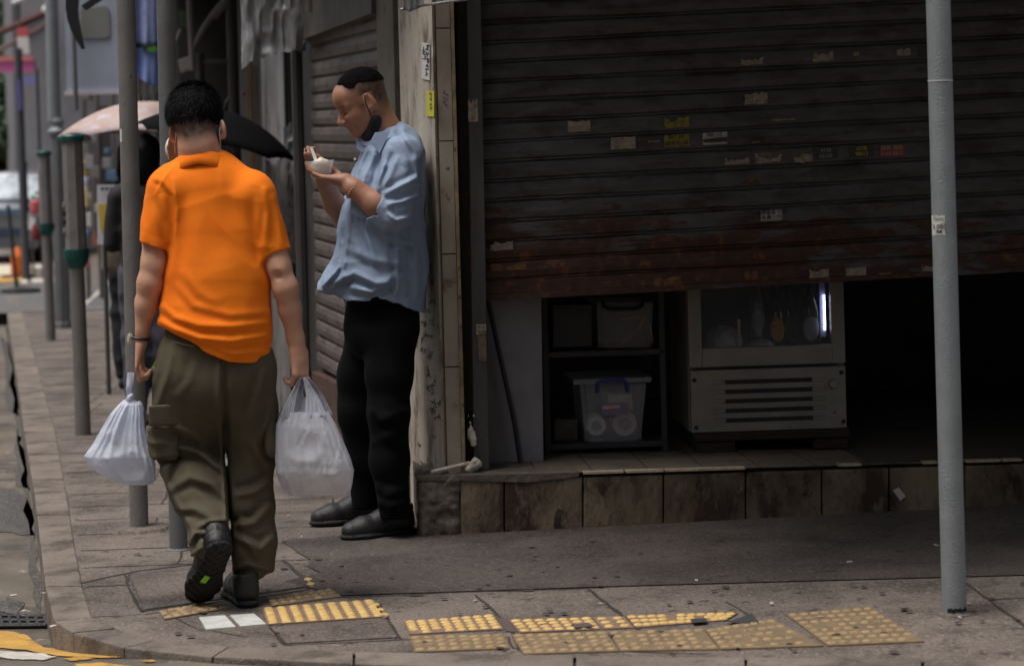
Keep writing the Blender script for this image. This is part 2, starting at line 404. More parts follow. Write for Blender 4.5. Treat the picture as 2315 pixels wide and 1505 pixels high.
blob('road_marking', [(170, 1503), (230, 1500), (330, 1512), (250, 1530), (180, 1530)], M_yline, .004)
blob('road_marking', [(320, 1495), (345, 1492), (352, 1496), (330, 1498)], M_yline, .004)
blob('road_marking', [(-40, 1464), (40, 1468), (100, 1474), (128, 1484), (95, 1491), (30, 1488), (-40, 1476)], M_wline, .004)
M_wet = mat('wet_gutter', srgb(60, 54, 46), srgb(88, 78, 66), 5, .12, bump=.5, bsc=30, spec=.7)
for pp in ([(84, 1410), (100, 1408), (86, 1300), (74, 1180), (62, 1060), (42, 900), (20, 740), (12, 740), (30, 900), (50, 1060), (60, 1180), (70, 1300)], [(-10, 1100), (60, 1120), (82, 1215), (20, 1205), (-40, 1200)], [(30, 960), (48, 1000), (70, 1110), (40, 1100)], [(-5, 1380), (40, 1390), (60, 1362), (10, 1350)], [(0, 760), (24, 780), (46, 940), (20, 930)]): blob('water', pp, M_wet, .003, .012)
# far side street + crossing
M_asph = mat('side_asphalt', srgb(100, 98, 98), srgb(86, 84, 84), 2, .85, dirt=[(srgb(120, 116, 112), 9, (.6, .7))])
sheet('road', [(-60, 712), (38, 708), (300, 700), (620, 690), (620, 652), (300, 640), (30, 640), (-60, 650)], M_asph, .008)
sheet('road_marking', [(175, 760-56), (196, 690), (262, 632), (250, 632)], M_wline, .013)
sheet('road_marking', [(-60, 628), (60, 622), (60, 636), (-60, 646)], M_yline, .014)
sheet('road_marking', [(-80, 603), (34, 600), (30, 622), (-80, 628)], mat('bright_asphalt', srgb(200, 190, 170), rough=.8), .013)
# ---- tactile tiles
M_std = mat('stud_yellow', srgb(212, 180, 112), srgb(190, 154, 94), 40, .75, dirt=[(srgb(140, 112, 82), 30, (.60, .7))]); M_std2 = mat('stud_worn', srgb(164, 138, 100), srgb(144, 120, 88), 30, .75, dirt=[(srgb(110, 94, 74), 24, (.5, .66))])
def quad(px, u, v):
    A, B, C, D = px; return ((A[0]*(1-u)+B[0]*u)*(1-v)+(D[0]*(1-u)+C[0]*u)*v, (A[1]*(1-u)+B[1]*u)*(1-v)+(D[1]*(1-u)+C[1]*u)*v)
def tactile(px, nu, nv, m, label, miss=0., cut=0):
    nu, nv = (round(nu*1.35), round(nv*1.3)) if nu > 2 else (nu, nv); rs = .80 if m is M_yel else .74
    mb = MB(); P = [gz(G(*q), 0) for q in px]; c = sum(P)/4
    t = empty('tactile_paving_tile', c, label, 'paving tile', 'yellow tactile paving tiles along the pavement edge')
    mb.prism([gz(p, -.02) for p in P], (0, 0, .0255), .0015); mb.out('base', m if cut == 0 else M_yel2, t)
    mb = MB(); Gp = [G(*q) for q in px]
    for i in range(nu):
        for j in range(nv):
            if rnd.random() < miss: continue
            u, v = (i+.5)/nu, (j+.5)/nv
            p = (Gp[0]*(1-u)+Gp[1]*u)*(1-v)+(Gp[3]*(1-u)+Gp[2]*u)*v
            h = rnd.uniform(.0035, .005)
            mb.lathe(gz(p, .0052), [(.0185*rs, 0), (.0165*rs, h*.6), (.012*rs, h*.95), (.005*rs, h)], 9)
    mb.out('studs', M_std if m is M_yel else M_std2, t, True)
T = [([(592, 1380), (735, 1354), (850, 1368), (606, 1412)], 0),]
tactile([(592, 1378), (846, 1358), (872, 1396), (604, 1414)], 7, 6, M_yel, 'bright yellow studded paving tile nearest the walking man, its far edge ragged')
tactile([(838, 1366), (850, 1364), (880, 1396), (868, 1400)], 1, 3, M_yel, 'thin yellow sliver of studded tile beside the sunken square cover')
tactile([(913, 1408), (1115, 1392), (1138, 1424), (926, 1436)], 6, 4, M_yel, 'yellow studded tile with pale worn studs, alone left of the dark wedge', .06)
tactile([(926, 1440), (1140, 1436), (1152, 1468), (938, 1476)], 6, 3, M_yel2, 'dull worn studded tile in the front row, leftmost of that row')
tactile([(1150, 1404), (1336, 1398), (1360, 1424), (1176, 1432)], 5, 3, M_yel, 'yellow studded tile in the back row right of the dark wedge')
tactile([(1339, 1398), (1410, 1396), (1434, 1421), (1364, 1424)], 2, 3, M_yel, 'narrow yellow studded tile between two longer yellow tiles')
tactile([(1414, 1394), (1668, 1388), (1640, 1404), (1438, 1421)], 8, 2, M_yel, 'long yellow studded tile running out under the black patch', .1)
tactile([(1156, 1437), (1372, 1430), (1398, 1474), (1184, 1481)], 6, 4, M_yel2, 'dull worn studded tile below the narrow yellow tile, second in front row', .08)
tactile([(1376, 1430), (1590, 1424), (1626, 1470), (1402, 1474)], 6, 4, M_yel2, 'dull brownish studded tile in front of the black patch, third in front row', .08)
tactile([(1594, 1426), (1690, 1394), (1766, 1392), (1862, 1462), (1630, 1470)][0:1]+[(1742, 1400), (1862, 1462), (1630, 1470)], 6, 4, M_yel2, 'dull yellow studded tile between the black patch and the last big tile', .1)
tactile([(1776, 1390), (1968, 1374), (2090, 1452), (1872, 1462)], 6, 6, M_yel2, 'largest mustard studded tile, last of the row near the grey pole', .08)
tactile([(360, 1384), (470, 1366), (520, 1376), (372, 1402)], 5, 3, M_yel2, 'faded studded strip under the lifted shoe of the walking man', .2)
tactile([(600, 1354), (750, 1334), (772, 1350), (616, 1372)], 6, 2, M_yel2, 'faded brown studded strip behind the bright yellow tile', .25)
tactile([(690, 1308), (697, 1306), (710, 1328), (703, 1330)], 1, 2, M_yel, 'tiny yellow tile scrap beside the paving joint right of the walking man')
sheet('pavement_patch', [(1640, 1412), (1700, 1390), (1716, 1412)], mat('bitumen', srgb(58, 58, 62), rough=.7), .007)
sheet('pavement_patch', [(1560, 1406), (1596, 1404), (1600, 1412), (1566, 1415)], MATS['bitumen'], .0105)
sheet('pavement_patch', [(1290, 1418), (1330, 1414), (1345, 1422), (1300, 1426)], mat('dark_patch', srgb(84, 72, 70), rough=.9), .0105)
sheet('pavement_patch', [(1118, 1394), (1146, 1402), (1172, 1430), (1145, 1428)], MATS['dark_patch'], .003)
M_slot = mat('cast_white', srgb(205, 206, 202), srgb(180, 182, 178), 20, .5, dirt=[(srgb(120, 112, 104), 30, (.62, .7))])
for px, lb in (([(450, 1397), (508, 1392), (533, 1418), (466, 1424)], 'white glazed paving insert, left of a pair in front of the walking man'), ([(520, 1392), (574, 1388), (602, 1412), (544, 1417)], 'white glazed paving insert, right of a pair beside the yellow tile')):
    P = [gz(G(*q), -.01) for q in px]; o = MB().prism(P, (0, 0, .014), .001).out('paving_insert', M_slot); tag(o, lb, 'paving insert', 'white inserts in the pavement')
# service covers
M_cov = mat('cover_fill', srgb(108, 97, 91), srgb(88, 79, 74), 2.5, .85, bump=.8, bsc=70, dirt=[(srgb(70, 61, 56), 4, (.48, .68)), (srgb(138, 126, 118), 75, (.55, .66)), (srgb(54, 47, 43), 90, (.54, .66))]); M_steel = mat('edge_steel', srgb(120, 120, 124), srgb(80, 72, 68), 20, .45, .7)
def cover(px, label):
    P = [gz(G(*q), 0) for q in px]; c = sum(P)/len(P); t = empty('service_cover', c, label, 'service cover', 'service covers in the pavement')
    S_ = lambda f, z: [gz(c+(p-c)*f, z) for p in P]
    mb = MB(); a_, b_ = S_(1, .0035), S_(.985, .0035); n = len(P)
    for i in range(n): mb.prism([a_[i], a_[(i+1) % n], b_[(i+1) % n], b_[i]], (0, 0, -.02))
    mb.out('frame', M_steel, t); MB().prism(S_(.97, .0035), (0, 0, -.02)).out('lid', M_cov, t)
cover([(288, 1300), (640, 1268), (704, 1326), (324, 1380)], 'large square paved cover under the walking man')
cover([(607, 1418), (876, 1400), (902, 1442), (645, 1456)], 'small square cover in front of the bright yellow tile')
t = empty('drain_grate', G(50, 1410), 'dark iron drain grate in the gutter at the kerb corner', 'drain grate')
mb = MB(); q4 = [(-60, 1396), (98, 1400), (108, 1420), (-60, 1422)]
def RG(x, y, dz):
    q = G(x, y)
    for _ in range(3): q = G(x, y, zr(q[1], q[0])-zg(q[0]))
    return V(q[0], q[1], zr(q[1], q[0])+dz)
P = [RG(*q, .004) for q in q4]; MB().prism(P, (0, 0, .004)).out('backing', mat('black_iron', srgb(30, 30, 32), rough=.6, metal=.4), t)
M_iron = mat('iron', srgb(84, 82, 84), srgb(60, 56, 56), 20, .55, .6, bump=.3)
for i in range(7):
    x = -20+i*20; mb.tube([RG(x, 1397, .012), RG(x+6, 1421, .012)], .006, 6)
mb.tube([RG(-60, 1408, .012), RG(102, 1410, .012)], .006, 6); mb.tube([RG(-60, 1396, .012), RG(98, 1400, .012), RG(108, 1420, .012), RG(-60, 1422, .012)], .008, 6)
mb.out('bars', M_iron, t)
# litter
M_lit = mat('litter', srgb(190, 182, 176), rough=.8)
lits = [(652, 1170), (750, 1162), (785, 1190), (1352, 1186), (1416, 1184), (1074, 1362), (1920, 1274), (2116, 1236), (2192, 1368), (1745, 1368), (1575, 1316), (395, 1138), (683, 1217), (1075, 1205), (2170, 1400), (30, 1350), (100, 1345), (55, 1385), (1360, 1368), (120, 1420)]
mb = MB()
for x, y in lits:
    c = gz(G(x, y), .006); a = rnd.uniform(0, 3); L_ = rnd.uniform(.006, .014)
    d1 = V(math.cos(a), math.sin(a), 0)*L_; d2 = V(-math.sin(a), math.cos(a), .1)*L_*.5
    mb.prism([c-d1-d2, c+d1-d2*.5, c+d1*.8+d2, c-d1*.6+d2], (0, 0, .003))
tag(mb.out('litter', M_lit), kind='stuff')
mb = MB(); rg_ = random.Random(77)
for _ in range(170):
    x, y = rg_.uniform(110, 2315), rg_.uniform(1160, 1500); p = G(x, y)
    if p[1] > 8.2 or p[1] < 6.02 or p[0] < np.interp(p[1], iy, ix)+.03: continue
    r_ = rg_.uniform(.004, .015); n_ = rg_.randint(6, 9); mb.poly([gz(p+V(math.cos(k*6.283/n_), math.sin(k*6.283/n_), 0)*r_*rg_.uniform(.7, 1.2), .0072) for k in range(n_)])
tag(mb.out('gum_spots', mat('gum', srgb(58, 51, 47), srgb(48, 42, 39), 30, .8)), kind='stuff')
P = [FR(x, y, -.012) for x, y in ((2018, 1108), (2030, 1102), (2046, 1122), (2034, 1132))]
tag(MB().prism(P, (.002, -.006, .002)).out('paper_scrap', M_lit), 'pale paper scrap leaning against the brown step', 'paper scrap')
# ================================================================== SHOP BUILDING
M_stone = mat('step_stone', srgb(126, 112, 92), srgb(98, 84, 68), 5, .78, bump=.7, bsc=40, stretch=(1, 1, .5), dirt=[(srgb(56, 40, 30), 3.2, (.46, .58)), (srgb(98, 88, 76), 18, (.54, .64)), (srgb(40, 32, 27), 11, (.58, .66))])
M_conc = mat('raw_concrete', srgb(100, 92, 84), srgb(76, 70, 64), 9, .9, bump=.8, bsc=35)
M_dark = mat('dark_gap', srgb(34, 30, 28), srgb(46, 40, 36), 30, .8)
shop = empty('shop_building', FR.at(1.5, 0), 'corner shop building with a half lowered dark rusty roller shutter', 'building')
# step blocks
def topy(x): return 1080-.030*(x-940)
def boty(x): return 1214-.056*(x-940) if x < 1700 else 1171.5-.052*(x-1700)
xs = [940, 1040, 1140, 1318, 1500, 1686, 1858, 2010, 2180, 2360, 2560, 2800]
mb = MB(); rnd.seed(3)
for i in range(len(xs)-1):
    x0, x1 = xs[i]+1.6, xs[i+1]-1.6
    z0 = FR(x0, boty(x0))[2]-.06
    P = []
    for x, yy in ((x0, topy(x0)+10), (x1, topy(x1)+10), (x1, boty(x1)+60), (x0, boty(x0)+60)): P.append(FR(x, yy, rnd.uniform(-.001, .003)))
    if i == 0: continue
    mb.prism(P, FR.n*.06, .007)
mb.out('step_riser', M_stone, shop)
sx = S(); cc = [FR(950, 1078), FR(1040, 1074), FR(1040, 1230), FR(950, 1230)]; mid = sum(cc)/4+FR.n*.08
Mx = np.array([FR.d, FR.n, [0, 0, 1]])
sx.u(rbox(mid+V(.0, 0, -.01), (.078, .085, .14), .022, Mx)); sx.d(lambda P: .007*vn(P, 28, 3)+.004*vn(P, 60, 5))
obj('broken_corner', sx.mesh(mid-.2, mid+.2, .006), M_conc, shop)
b0 = FR.at(-.0, 0); mb = MB()
zt = .222
mb.prism([FR.at(-.0, -.02, .05), FR.at(4.6, .06, .05), FR.at(4.6, .20, .05), FR.at(-.0, .205, .05)], FR.n*3.2)
mb.out('step_core', mat('old_mortar', srgb(64, 56, 48), rough=.9), shop)
M_ftile = mat('floor_tile', srgb(118, 106, 94), srgb(96, 88, 80), 4, .55, dirt=[(srgb(60, 52, 46), 7, (.5, .66))])
# tiled tread: lies from the riser back into the shop
mb = MB()
for i in range(22):
    for j in range(12):
        a0, a1 = .02+i*.21, .02+i*.21+.206; o0, o1 = .0+j*.21, j*.21+.206
        za = lambda a: FR(950+a*520, topy(950+a*520), 0)[2] if False else .2235-.012*a
        mb.poly([FR.at(a0, za(a0), o0+.0), FR.at(a1, za(a1), o0), FR.at(a1, za(a1), o1), FR.at(a0, za(a0), o1)])
mb.out('floor_tiles', M_ftile, shop)
mb = MB()   # pale nosing strips left on the tread edge
for x0, x1 in ((1318, 1410), (1414, 1500), (1504, 1685), (1895, 1948), (2086, 2120), (2185, 2262), (2268, 2310), (1215, 1300)):
    mb.prism([FR(x0, topy(x0)-2, -.003), FR(x1, topy(x1)-2, -.003), FR(x1, topy(x1)+3, -.003), FR(x0, topy(x0)+3, -.003)], FR.n*.04)
mb.out('nosing', mat('nosing', srgb(196, 182, 160), srgb(160, 146, 126), 30, .5), shop)
mb = MB(); mb.prism([FR(938, 1076, -.004), FR(1310, 1066, -.004), FR(1310, 1078, -.004), FR(1190, 1090, -.004), FR(1040, 1086, -.004), FR(944, 1088, -.004)], FR.n*.12, .004)
mb.out('cement_edge', M_conc, shop)
def SW0(t, z): return V(*(c1_+SD.d*t)[:2], z)
c1_ = FR(1003, 1060, .055)
# roof canopy + upper floors over the pavement (keeps the shop front in the dark)
M_wall = mat('grey_wall', srgb(128, 124, 116), srgb(104, 100, 94), 3, .85, bump=.3, bsc=30, dirt=[(srgb(76, 70, 64), 4, (.5, .65))])
mb = MB()
A = FR.at(-.12, 2.75, -1.72); B_ = FR.at(9, 2.75, -1.72); C_ = FR.at(9, 2.75, 8); D_ = A+sdir*12
mb.prism([A, B_, C_, SW0(9, 2.75), SW0(0, 2.75), FR.at(-.12, 2.75, 0)], (0, 0, .25)); mb.out('canopy_slab', M_wall, shop)
mb = MB(); mb.prism([FR.at(.1, 3.0, -1.2), FR.at(9, 3.0, -1.2), FR.at(9, 3.0, 8), FR.at(-1.9, 3., 8)], (0, 0, 14)); mb.out('upper_wall', M_wall, shop)
# interior room
mb = MB()
mb.prism([FR.at(-.0+.05, .2, 2.7), FR.at(5, .2, 2.7), FR.at(5, 2.74, 2.7), FR.at(.05, 2.74, 2.7)], FR.n*.1)
mb.prism([FR.at(4.6, .1, .1), FR.at(4.6, .1, 2.7), FR.at(4.6, 2.74, 2.7), FR.at(4.6, 2.74, .1)], FR.d*.1)
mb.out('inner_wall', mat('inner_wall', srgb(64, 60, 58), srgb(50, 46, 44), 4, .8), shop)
# shutter
M_shut = mat('shutter_steel', srgb(96, 94, 95), srgb(76, 73, 73), 7, .6, .2, bump=.15, bsc=80, stretch=(1, 1, 3), dirt=[(srgb(58, 46, 42), 5, (.52, .66)), (srgb(120, 116, 116), 20, (.66, .72))])
M_shut.name = 'shutter_steel'
def rusty(name, z0, z1, zt0=9, zt1=10):
    m = mat(name, srgb(84, 83, 85), srgb(64, 62, 63), 7, .62, .1, bump=.2, bsc=70, stretch=(1, 1, 3), dirt=[(srgb(46, 38, 36), 5, (.50, .66)), (srgb(100, 96, 96), 14, (.64, .72))])
    n = m.node_tree.nodes; L = m.node_tree.links; P = n['Principled BSDF']; src = P.inputs['Base Color'].links[0].from_socket
    g = n.new('ShaderNodeNewGeometry'); mp = n.new('ShaderNodeMapping'); mp.inputs['Scale'].default_value = (2.2, 2.2, 9)
    L.new(g.outputs['Position'], mp.inputs[0]); t = n.new('ShaderNodeTexNoise'); t.inputs['Scale'].default_value = 1.6; t.inputs['Detail'].default_value = 9; t.inputs['Roughness'].default_value = .68
    L.new(mp.outputs[0], t.inputs[0]); sp = n.new('ShaderNodeSeparateXYZ'); L.new(g.outputs['Position'], sp.inputs[0])
    mr = n.new('ShaderNodeMapRange'); mr.inputs[1].default_value = z0; mr.inputs[2].default_value = z1; mr.inputs[3].default_value = .25; mr.inputs[4].default_value = -.16
    L.new(sp.outputs[2], mr.inputs[0]); ad = n.new('ShaderNodeMath'); L.new(mr.outputs[0], ad.inputs[0]); L.new(t.outputs[0], ad.inputs[1])
    # less rust to the right of the opening
    mr2 = n.new('ShaderNodeMapRange'); mr2.inputs[1].default_value = .3; mr2.inputs[2].default_value = 1.8; mr2.inputs[3].default_value = 0; mr2.inputs[4].default_value = -.11
    L.new(sp.outputs[0], mr2.inputs[0]); ad2 = n.new('ShaderNodeMath'); L.new(ad.outputs[0], ad2.inputs[0]); L.new(mr2.outputs[0], ad2.inputs[1])
    r = n.new('ShaderNodeValToRGB'); r.color_ramp.elements[0].position = .56; r.color_ramp.elements[1].position = .62; L.new(ad2.outputs[0], r.inputs[0])
    t2 = n.new('ShaderNodeTexNoise'); t2.inputs['Scale'].default_value = 26; t2.inputs['Detail'].default_value = 6; L.new(g.outputs['Position'], t2.inputs[0])
    rc = n.new('ShaderNodeValToRGB'); e = rc.color_ramp.elements; e[0].position = .38; e[0].color = srgb(52, 30, 22); e[1].position = .74; e[1].color = srgb(112, 72, 40); x = e.new(.6); x.color = srgb(70, 40, 26)
    L.new(t2.outputs[0], rc.inputs[0]); mx = n.new('ShaderNodeMix'); mx.data_type = 'RGBA'; L.new(r.outputs[0], mx.inputs['Factor']); L.new(src, mx.inputs[6]); L.new(rc.outputs[0], mx.inputs[7]); L.new(mx.outputs[2], P.inputs['Base Color'])
    return m
M_rshut = rusty('rusted_shutter', .93, 1.46)
SO = .20      # shutter plane, behind the step front
def slats(plane, xa, xb, ya, yb, sla, slb, pitch_px, off, ncol=14):
    # profile columns at photo x, from y ya..yb (at xa) with pixel slope per column ; returns mesh
    vs, fs = [], []; n = int(round((yb-ya)/pitch_px)); prof = [(0, .009), (.02, .009), (.05, .001), (.12, -.001), (.5, -.004), (.80, 0), (.84, .007), (.87, .007), (.90, -.001), (.955, -.001), (.98, .009)]
    cols = np.linspace(xa, xb, ncol)
    for x in cols:
        for k in range(n):
            for u, dp in prof:
                y = ya+(k+u)*pitch_px+1.3*math.sin(x*.0047+k*1.3)+.9*math.sin(x*.013+k*2.7); f = (y-ya)/(yb-ya); sl = sla+(slb-sla)*f
                wob = .003*math.sin(x*.0062+k*.7)+.0025*math.sin(x*.0021+k*1.9+1)+.0012*math.sin(x*.021+k*3.1)
                vs.append(plane(x, y+sl*(x-xa), off+dp+wob))
    m = n*len(prof)
    for i in range(ncol-1):
        for j in range(m-1): a = i*m+j; fs.append((a, a+1, a+m+1, a+m))
    return pydata(vs, fs)
shut = obj('roller_shutter', slats(FR, 1078, 2720, -440, 640, -.040, -.056, 45, SO, 64), M_rshut, shop)
# bottom rail
mb = MB(); mb.prism([FR(1084, 638, SO-.01), FR(2720, 638-.055*1636, SO-.01), FR(2720, 672-.055*1636, SO-.01), FR(1084, 668, SO-.01)], FR.n*.03, .003)
mb.prism([FR(1084, 668, SO-.016), FR(2720, 672-.055*1636, SO-.016), FR(2720, 682-.055*1636, SO-.016), FR(1084, 682, SO-.016)], FR.n*.05, .003)
mb.out('bottom_rail', rusty('rusted_rail', .95, 1.5), shop)
# stickers on the shutter
M_pap = mat('old_paper', srgb(158, 148, 132), srgb(122, 112, 98), 60, .8, dirt=[(srgb(96, 84, 66), 40, (.56, .66))]); M_pyel = mat('yellow_label', srgb(138, 126, 48), srgb(108, 94, 40), 60, .7, dirt=[(srgb(96, 80, 40), 50, (.56, .66))])
M_pwh = mat('white_label', srgb(206, 206, 204), rough=.7); M_pgr = mat('grimy_white_label', srgb(176, 174, 170), srgb(146, 144, 140), 50, .75); M_blk = mat('black_ink', srgb(22, 22, 24), rough=.8); M_pred = mat('red_label', srgb(150, 60, 56), srgb(120, 50, 50), 40, .7); M_pora = mat('brown_label', srgb(120, 88, 52), srgb(92, 60, 34), 50, .8, dirt=[(srgb(70, 44, 28), 40, (.5, .6))])
def sticker(x0, y0, x1, y1, m, rag=.0, txt=None, plane=FR, off=None, sl=-.055, tm=None, name='sticker', par=None, lab=None, ink=True):
    off = SO-.006 if off is None else off; rr = random.Random(int(x0*7+y0)); P = []
    for (ax, ay, bx, by) in ((x0, y0, x1, y0), (x1, y0, x1, y1), (x1, y1, x0, y1), (x0, y1, x0, y0)):
        for k in range(8):
            t = k/8; x = ax+(bx-ax)*t; y = ay+(by-ay)*t; y += sl*(x-x0)
            e = rag*(y1-y0)*rr.random()*(1 if ay == by == y0 else .3)
            P.append(plane(x+rr.uniform(-1, 1)*rag*4, y+e, off))
    o = MB().prism(P, plane.n*.001).out(name, m, par or shut)
    if lab: o['label'] = lab
    if txt:
        lines = txt.split('\n'); n = len(lines)
        for i, s_ in enumerate(lines):
            y = y0+(y1-y0)*(i+.5)/n; xm = (x0+x1)/2; c = plane(xm, y+sl*(xm-x0), off-.0012); hgt = np.linalg.norm(plane(xm, y0, off)-plane(xm, y1, off))/n
            dx = plane(x1, y+sl*(x1-x0), off)-plane(x0, y, off)
            te = text(s_, hgt*.95, c, dx, (0, 0, 1), tm or M_blk, 'lettering', o)
    return o
sticker(1284, 272, 1334, 298, M_pap, .25); sticker(1381, 310, 1437, 338, M_pap, .12)
sticker(1502, 266, 1558, 288, M_pyel, .6); sticker(1502, 305, 1558, 333, M_pyel, .05, '967 10 \n60719136'); sticker(1589, 300, 1644, 328, M_pgr, .05, '980 10 \n96028212')
sticker(1640, 356, 1694, 371, M_pap, .8); sticker(1706, 345, 1766, 367, M_pap, .8); sticker(1796, 342, 1838, 366, M_pap, .7)
M_drk = mat('dark_label', srgb(52, 52, 50), rough=.7); M_gw = mat('pale_ink', srgb(150, 150, 142), rough=.8); M_gy = mat('yellow_ink', srgb(170, 166, 50), rough=.8)
sticker(1839, 336, 1895, 361, M_drk, .02, '9738\n65100', tm=M_gw); sticker(1920, 331, 1976, 356, M_drk, .02, '6278\n98012', tm=M_gy); sticker(1989, 330, 2044, 355, M_pred, .02, '開鎖 通渠\n5160 8812', tm=M_gw)
sticker(1750, 262, 1798, 272, M_pap, .9); sticker(1684, 208, 1735, 236, M_pap, .3); sticker(1676, 130, 1726, 146, M_pap, .7)
sticker(1838, 118, 1884, 138, M_pap, .5); sticker(1930, 116, 1942, 126, M_pap, .5); sticker(2028, 110, 2058, 126, M_pap, .4); sticker(2076, 108, 2106, 130, M_drk, .05)
sticker(1168, 205, 1222, 216, M_pora, .9); sticker(1720, 476, 1768, 500, M_pgr, .03, '師傅通渠 公司\n免費上門'); sticker(1674, 404, 1716, 416, M_pora, .8)
sticker(1684, 612, 1714, 634, M_pora, .3, off=SO-.012); sticker(1830, 608, 1874, 631, M_pap, .4, off=SO-.012); sticker(1912, 604, 1958, 630, M_pap, .15, off=SO-.012); sticker(1990, 616, 2014, 624, M_pap, .7, off=SO-.012)
sticker(2085, 596, 2125, 612, M_pap, .8, off=SO-.012); sticker(1480, 624, 1540, 650, M_pora, .5, off=SO-.012); sticker(1108, 545, 1160, 566, M_pap, .5); sticker(1110, 596, 1190, 612, M_pora, .4); sticker(1466, 318, 1490, 322, M_pap, .8); sticker(1700, 320, 1716, 323, M_pap, .8)
# guide rail at the left of the shutter
M_rail = mat('rail_paint', srgb(78, 77, 77), srgb(64, 62, 62), 9, .55, .2, bump=.2, bsc=40, stretch=(1, 1, .4), dirt=[(srgb(88, 56, 40), 7, (.6, .7))])
MB().prism([FR(1048, -500, .10), FR(1078, -500, .10), FR(1106, 1062, .10), FR(1072, 1062, .10)], FR.n*.09, .003).out('guide_rail', M_rail, shop)
hg = slab(FR, [(1077, 733), (1099, 733), (1099, 756), (1077, 756)], .094, .006, .001).out('latch_plate', M_pap, shop); slab(FR, [(1079, 758), (1099, 758), (1101, 812), (1096, 818), (1083, 816)], .092, .008, .002).out('padlock_hasp', mat('hasp', srgb(120, 104, 92), srgb(90, 76, 66), 40, .5, .3), shop)
mb = MB()
for x, y in ((1083, 739), (1093, 739), (1083, 750), (1093, 749)): mb.lathe(FR(x, y, .0935), [(.0035, 0), (.003, .002)], 8, FR.n*-1)
mb.out('bolt', M_dark, shop)
sticker(1059, 222, 1080, 274, M_pap, .3, off=.0985, par=shop, sl=0, name='paper_remnant')
# black gap between pillar and rail, with drips
MB().prism([FR(1026, -500, .12), FR(1052, -500, .12), FR(1080, 1064, .12), FR(1046, 1064, .12)], FR.n*.05).out('gap_backing', mat('flaking', srgb(40, 32, 28), srgb(30, 25, 23), 30, .85, bump=.8, bsc=30, dirt=[(srgb(112, 90, 70), 22, (.64, .68))]), shop)
pb = S(); rnd.seed(8)
for x, y, r in ((1066, 985, .016), (1064, 968, .010), (1071, 1000, .012), (1063, 955, .004), (1071, 940, .003), (1060, 940, .0025)): pb.u(ell(FR(x, y, .085), (r, .008, r*1.3)), .01)
for x, y, r in ((1070, 1052, .022), (1080, 1048, .018), (1060, 1058, .02), (1074, 1040, .012)): pb.u(ell(FR(x, y, .06), (r, .02, r*.8)), .01)
pb.d(lambda P: .004*vn(P, 90, 2)); cc = FR(1068, 1000, .08)
obj('dried_plaster', pb.mesh(cc-V(.08, .08, .14), cc+V(.08, .08, .12), .004), mat('plaster', srgb(205, 200, 190), srgb(170, 160, 148), 30, .85), shop)
st = MB().tube([FR(975, 1066, -.0), FR(1020, 1056, .03), FR(1062, 1046, .06)], [.006, .008, .007], 8).out('plaster_trowel_stick', MATS['plaster'], shop)
# pillar : side face + front face with a groove at the corner
M_pil = mat('pillar_paint', srgb(192, 182, 168), srgb(162, 150, 136), 4, .78, bump=.4, bsc=30, stretch=(1, 1, .45), dirt=[(srgb(104, 88, 74), 8, (.52, .66)), (srgb(70, 58, 48), 24, (.60, .68)), (srgb(198, 192, 182), 7, (.60, .66)), (srgb(84, 66, 50), 60, (.62, .7))])
M_tile = mat('pillar_tile', srgb(156, 147, 134), srgb(132, 122, 110), 5, .5, bump=.1, bsc=30, dirt=[(srgb(100, 76, 54), 10, (.6, .72))])
def fx(x, y): return x+.0262*(y-1050)    # photo x of a plumb line passing x at y = 1050
mb = MB(); ztop = 2.74
p0 = FR(1012, 1060, .06); p1 = FR(1044, 1060, .06)
for k in range(7):
    za, zb = .2+k*.42, .2+k*.42+.416
    mb.prism([V(*p0[:2], za), V(*p1[:2], za), V(*(p1+FR.n*.22)[:2], za), V(*(p0+FR.n*.22)[:2], za)], (0, 0, zb-za), .002)
mb.out('pillar_tiles', M_tile, shop)
MB().prism([V(*FR(1045, 1060, .05)[:2], .2), V(*FR(1053, 1060, .05)[:2], .2), V(*FR(1053, 1060, .12)[:2], .2), V(*FR(1045, 1060, .12)[:2], .2)], (0, 0, 2.54), .002).out('edge_trim', mat('trim_paint', srgb(150, 134, 104), srgb(110, 92, 70), 18, .7, dirt=[(srgb(60, 46, 36), 20, (.55, .65))]), shop)
MB().prism([V(*FR(1003, 1060, .07)[:2], .2), V(*FR(1013, 1060, .07)[:2], .2), V(*FR(1013, 1060, .2)[:2], .2), V(*FR(1003, 1060, .2)[:2], .2)], (0, 0, 2.54)).out('corner_groove', mat('groove', srgb(104, 76, 56), srgb(80, 58, 44), 12, .8), shop)
c1 = FR(1003, 1060, .055); w1 = c1+SD.d*.62
side = MB().prism([V(*c1[:2], .0), V(*w1[:2], .0), V(*(w1+SD.n*.3)[:2], 0), V(*(c1+SD.n*.03+SD.d*.03)[:2], 0)], (0, 0, 2.74), .004).out('pillar', M_pil, shop)
# scribbles and labels on the pillar side
SP = Plane((c1[0], c1[1]), 104.5, -1)
sticker(953, 95, 971, 178, M_pwh, .02, off=-.004, plane=SP, sl=.2, par=shop, name='notice')
rnd.seed(21)
def strokes(plane, pts, off, size, m, name, seed, asp=1.):
    rr = random.Random(seed); mb = MB()
    for x, y in pts:
        for _ in range(5):
            h = rr.random() < .5; L_ = rr.uniform(.4, 1)*size; a = x+rr.uniform(-.5, .5)*size*asp; b = y+rr.uniform(-.5, .5)*size; t = size*.09
            if h: q = [(a-L_*.5*asp, b), (a+L_*.5*asp, b+L_*.25*asp), (a+L_*.5*asp, b+L_*.25*asp+t*2), (a-L_*.5*asp, b+t*2)]
            else: q = [(a, b-L_*.5), (a+t*2, b-L_*.5), (a+t*2, b+L_*.5), (a, b+L_*.5)]
            mb.prism([plane(u, v, off) for u, v in q], plane.n*.0008)
    return mb.out(name, m, shop)
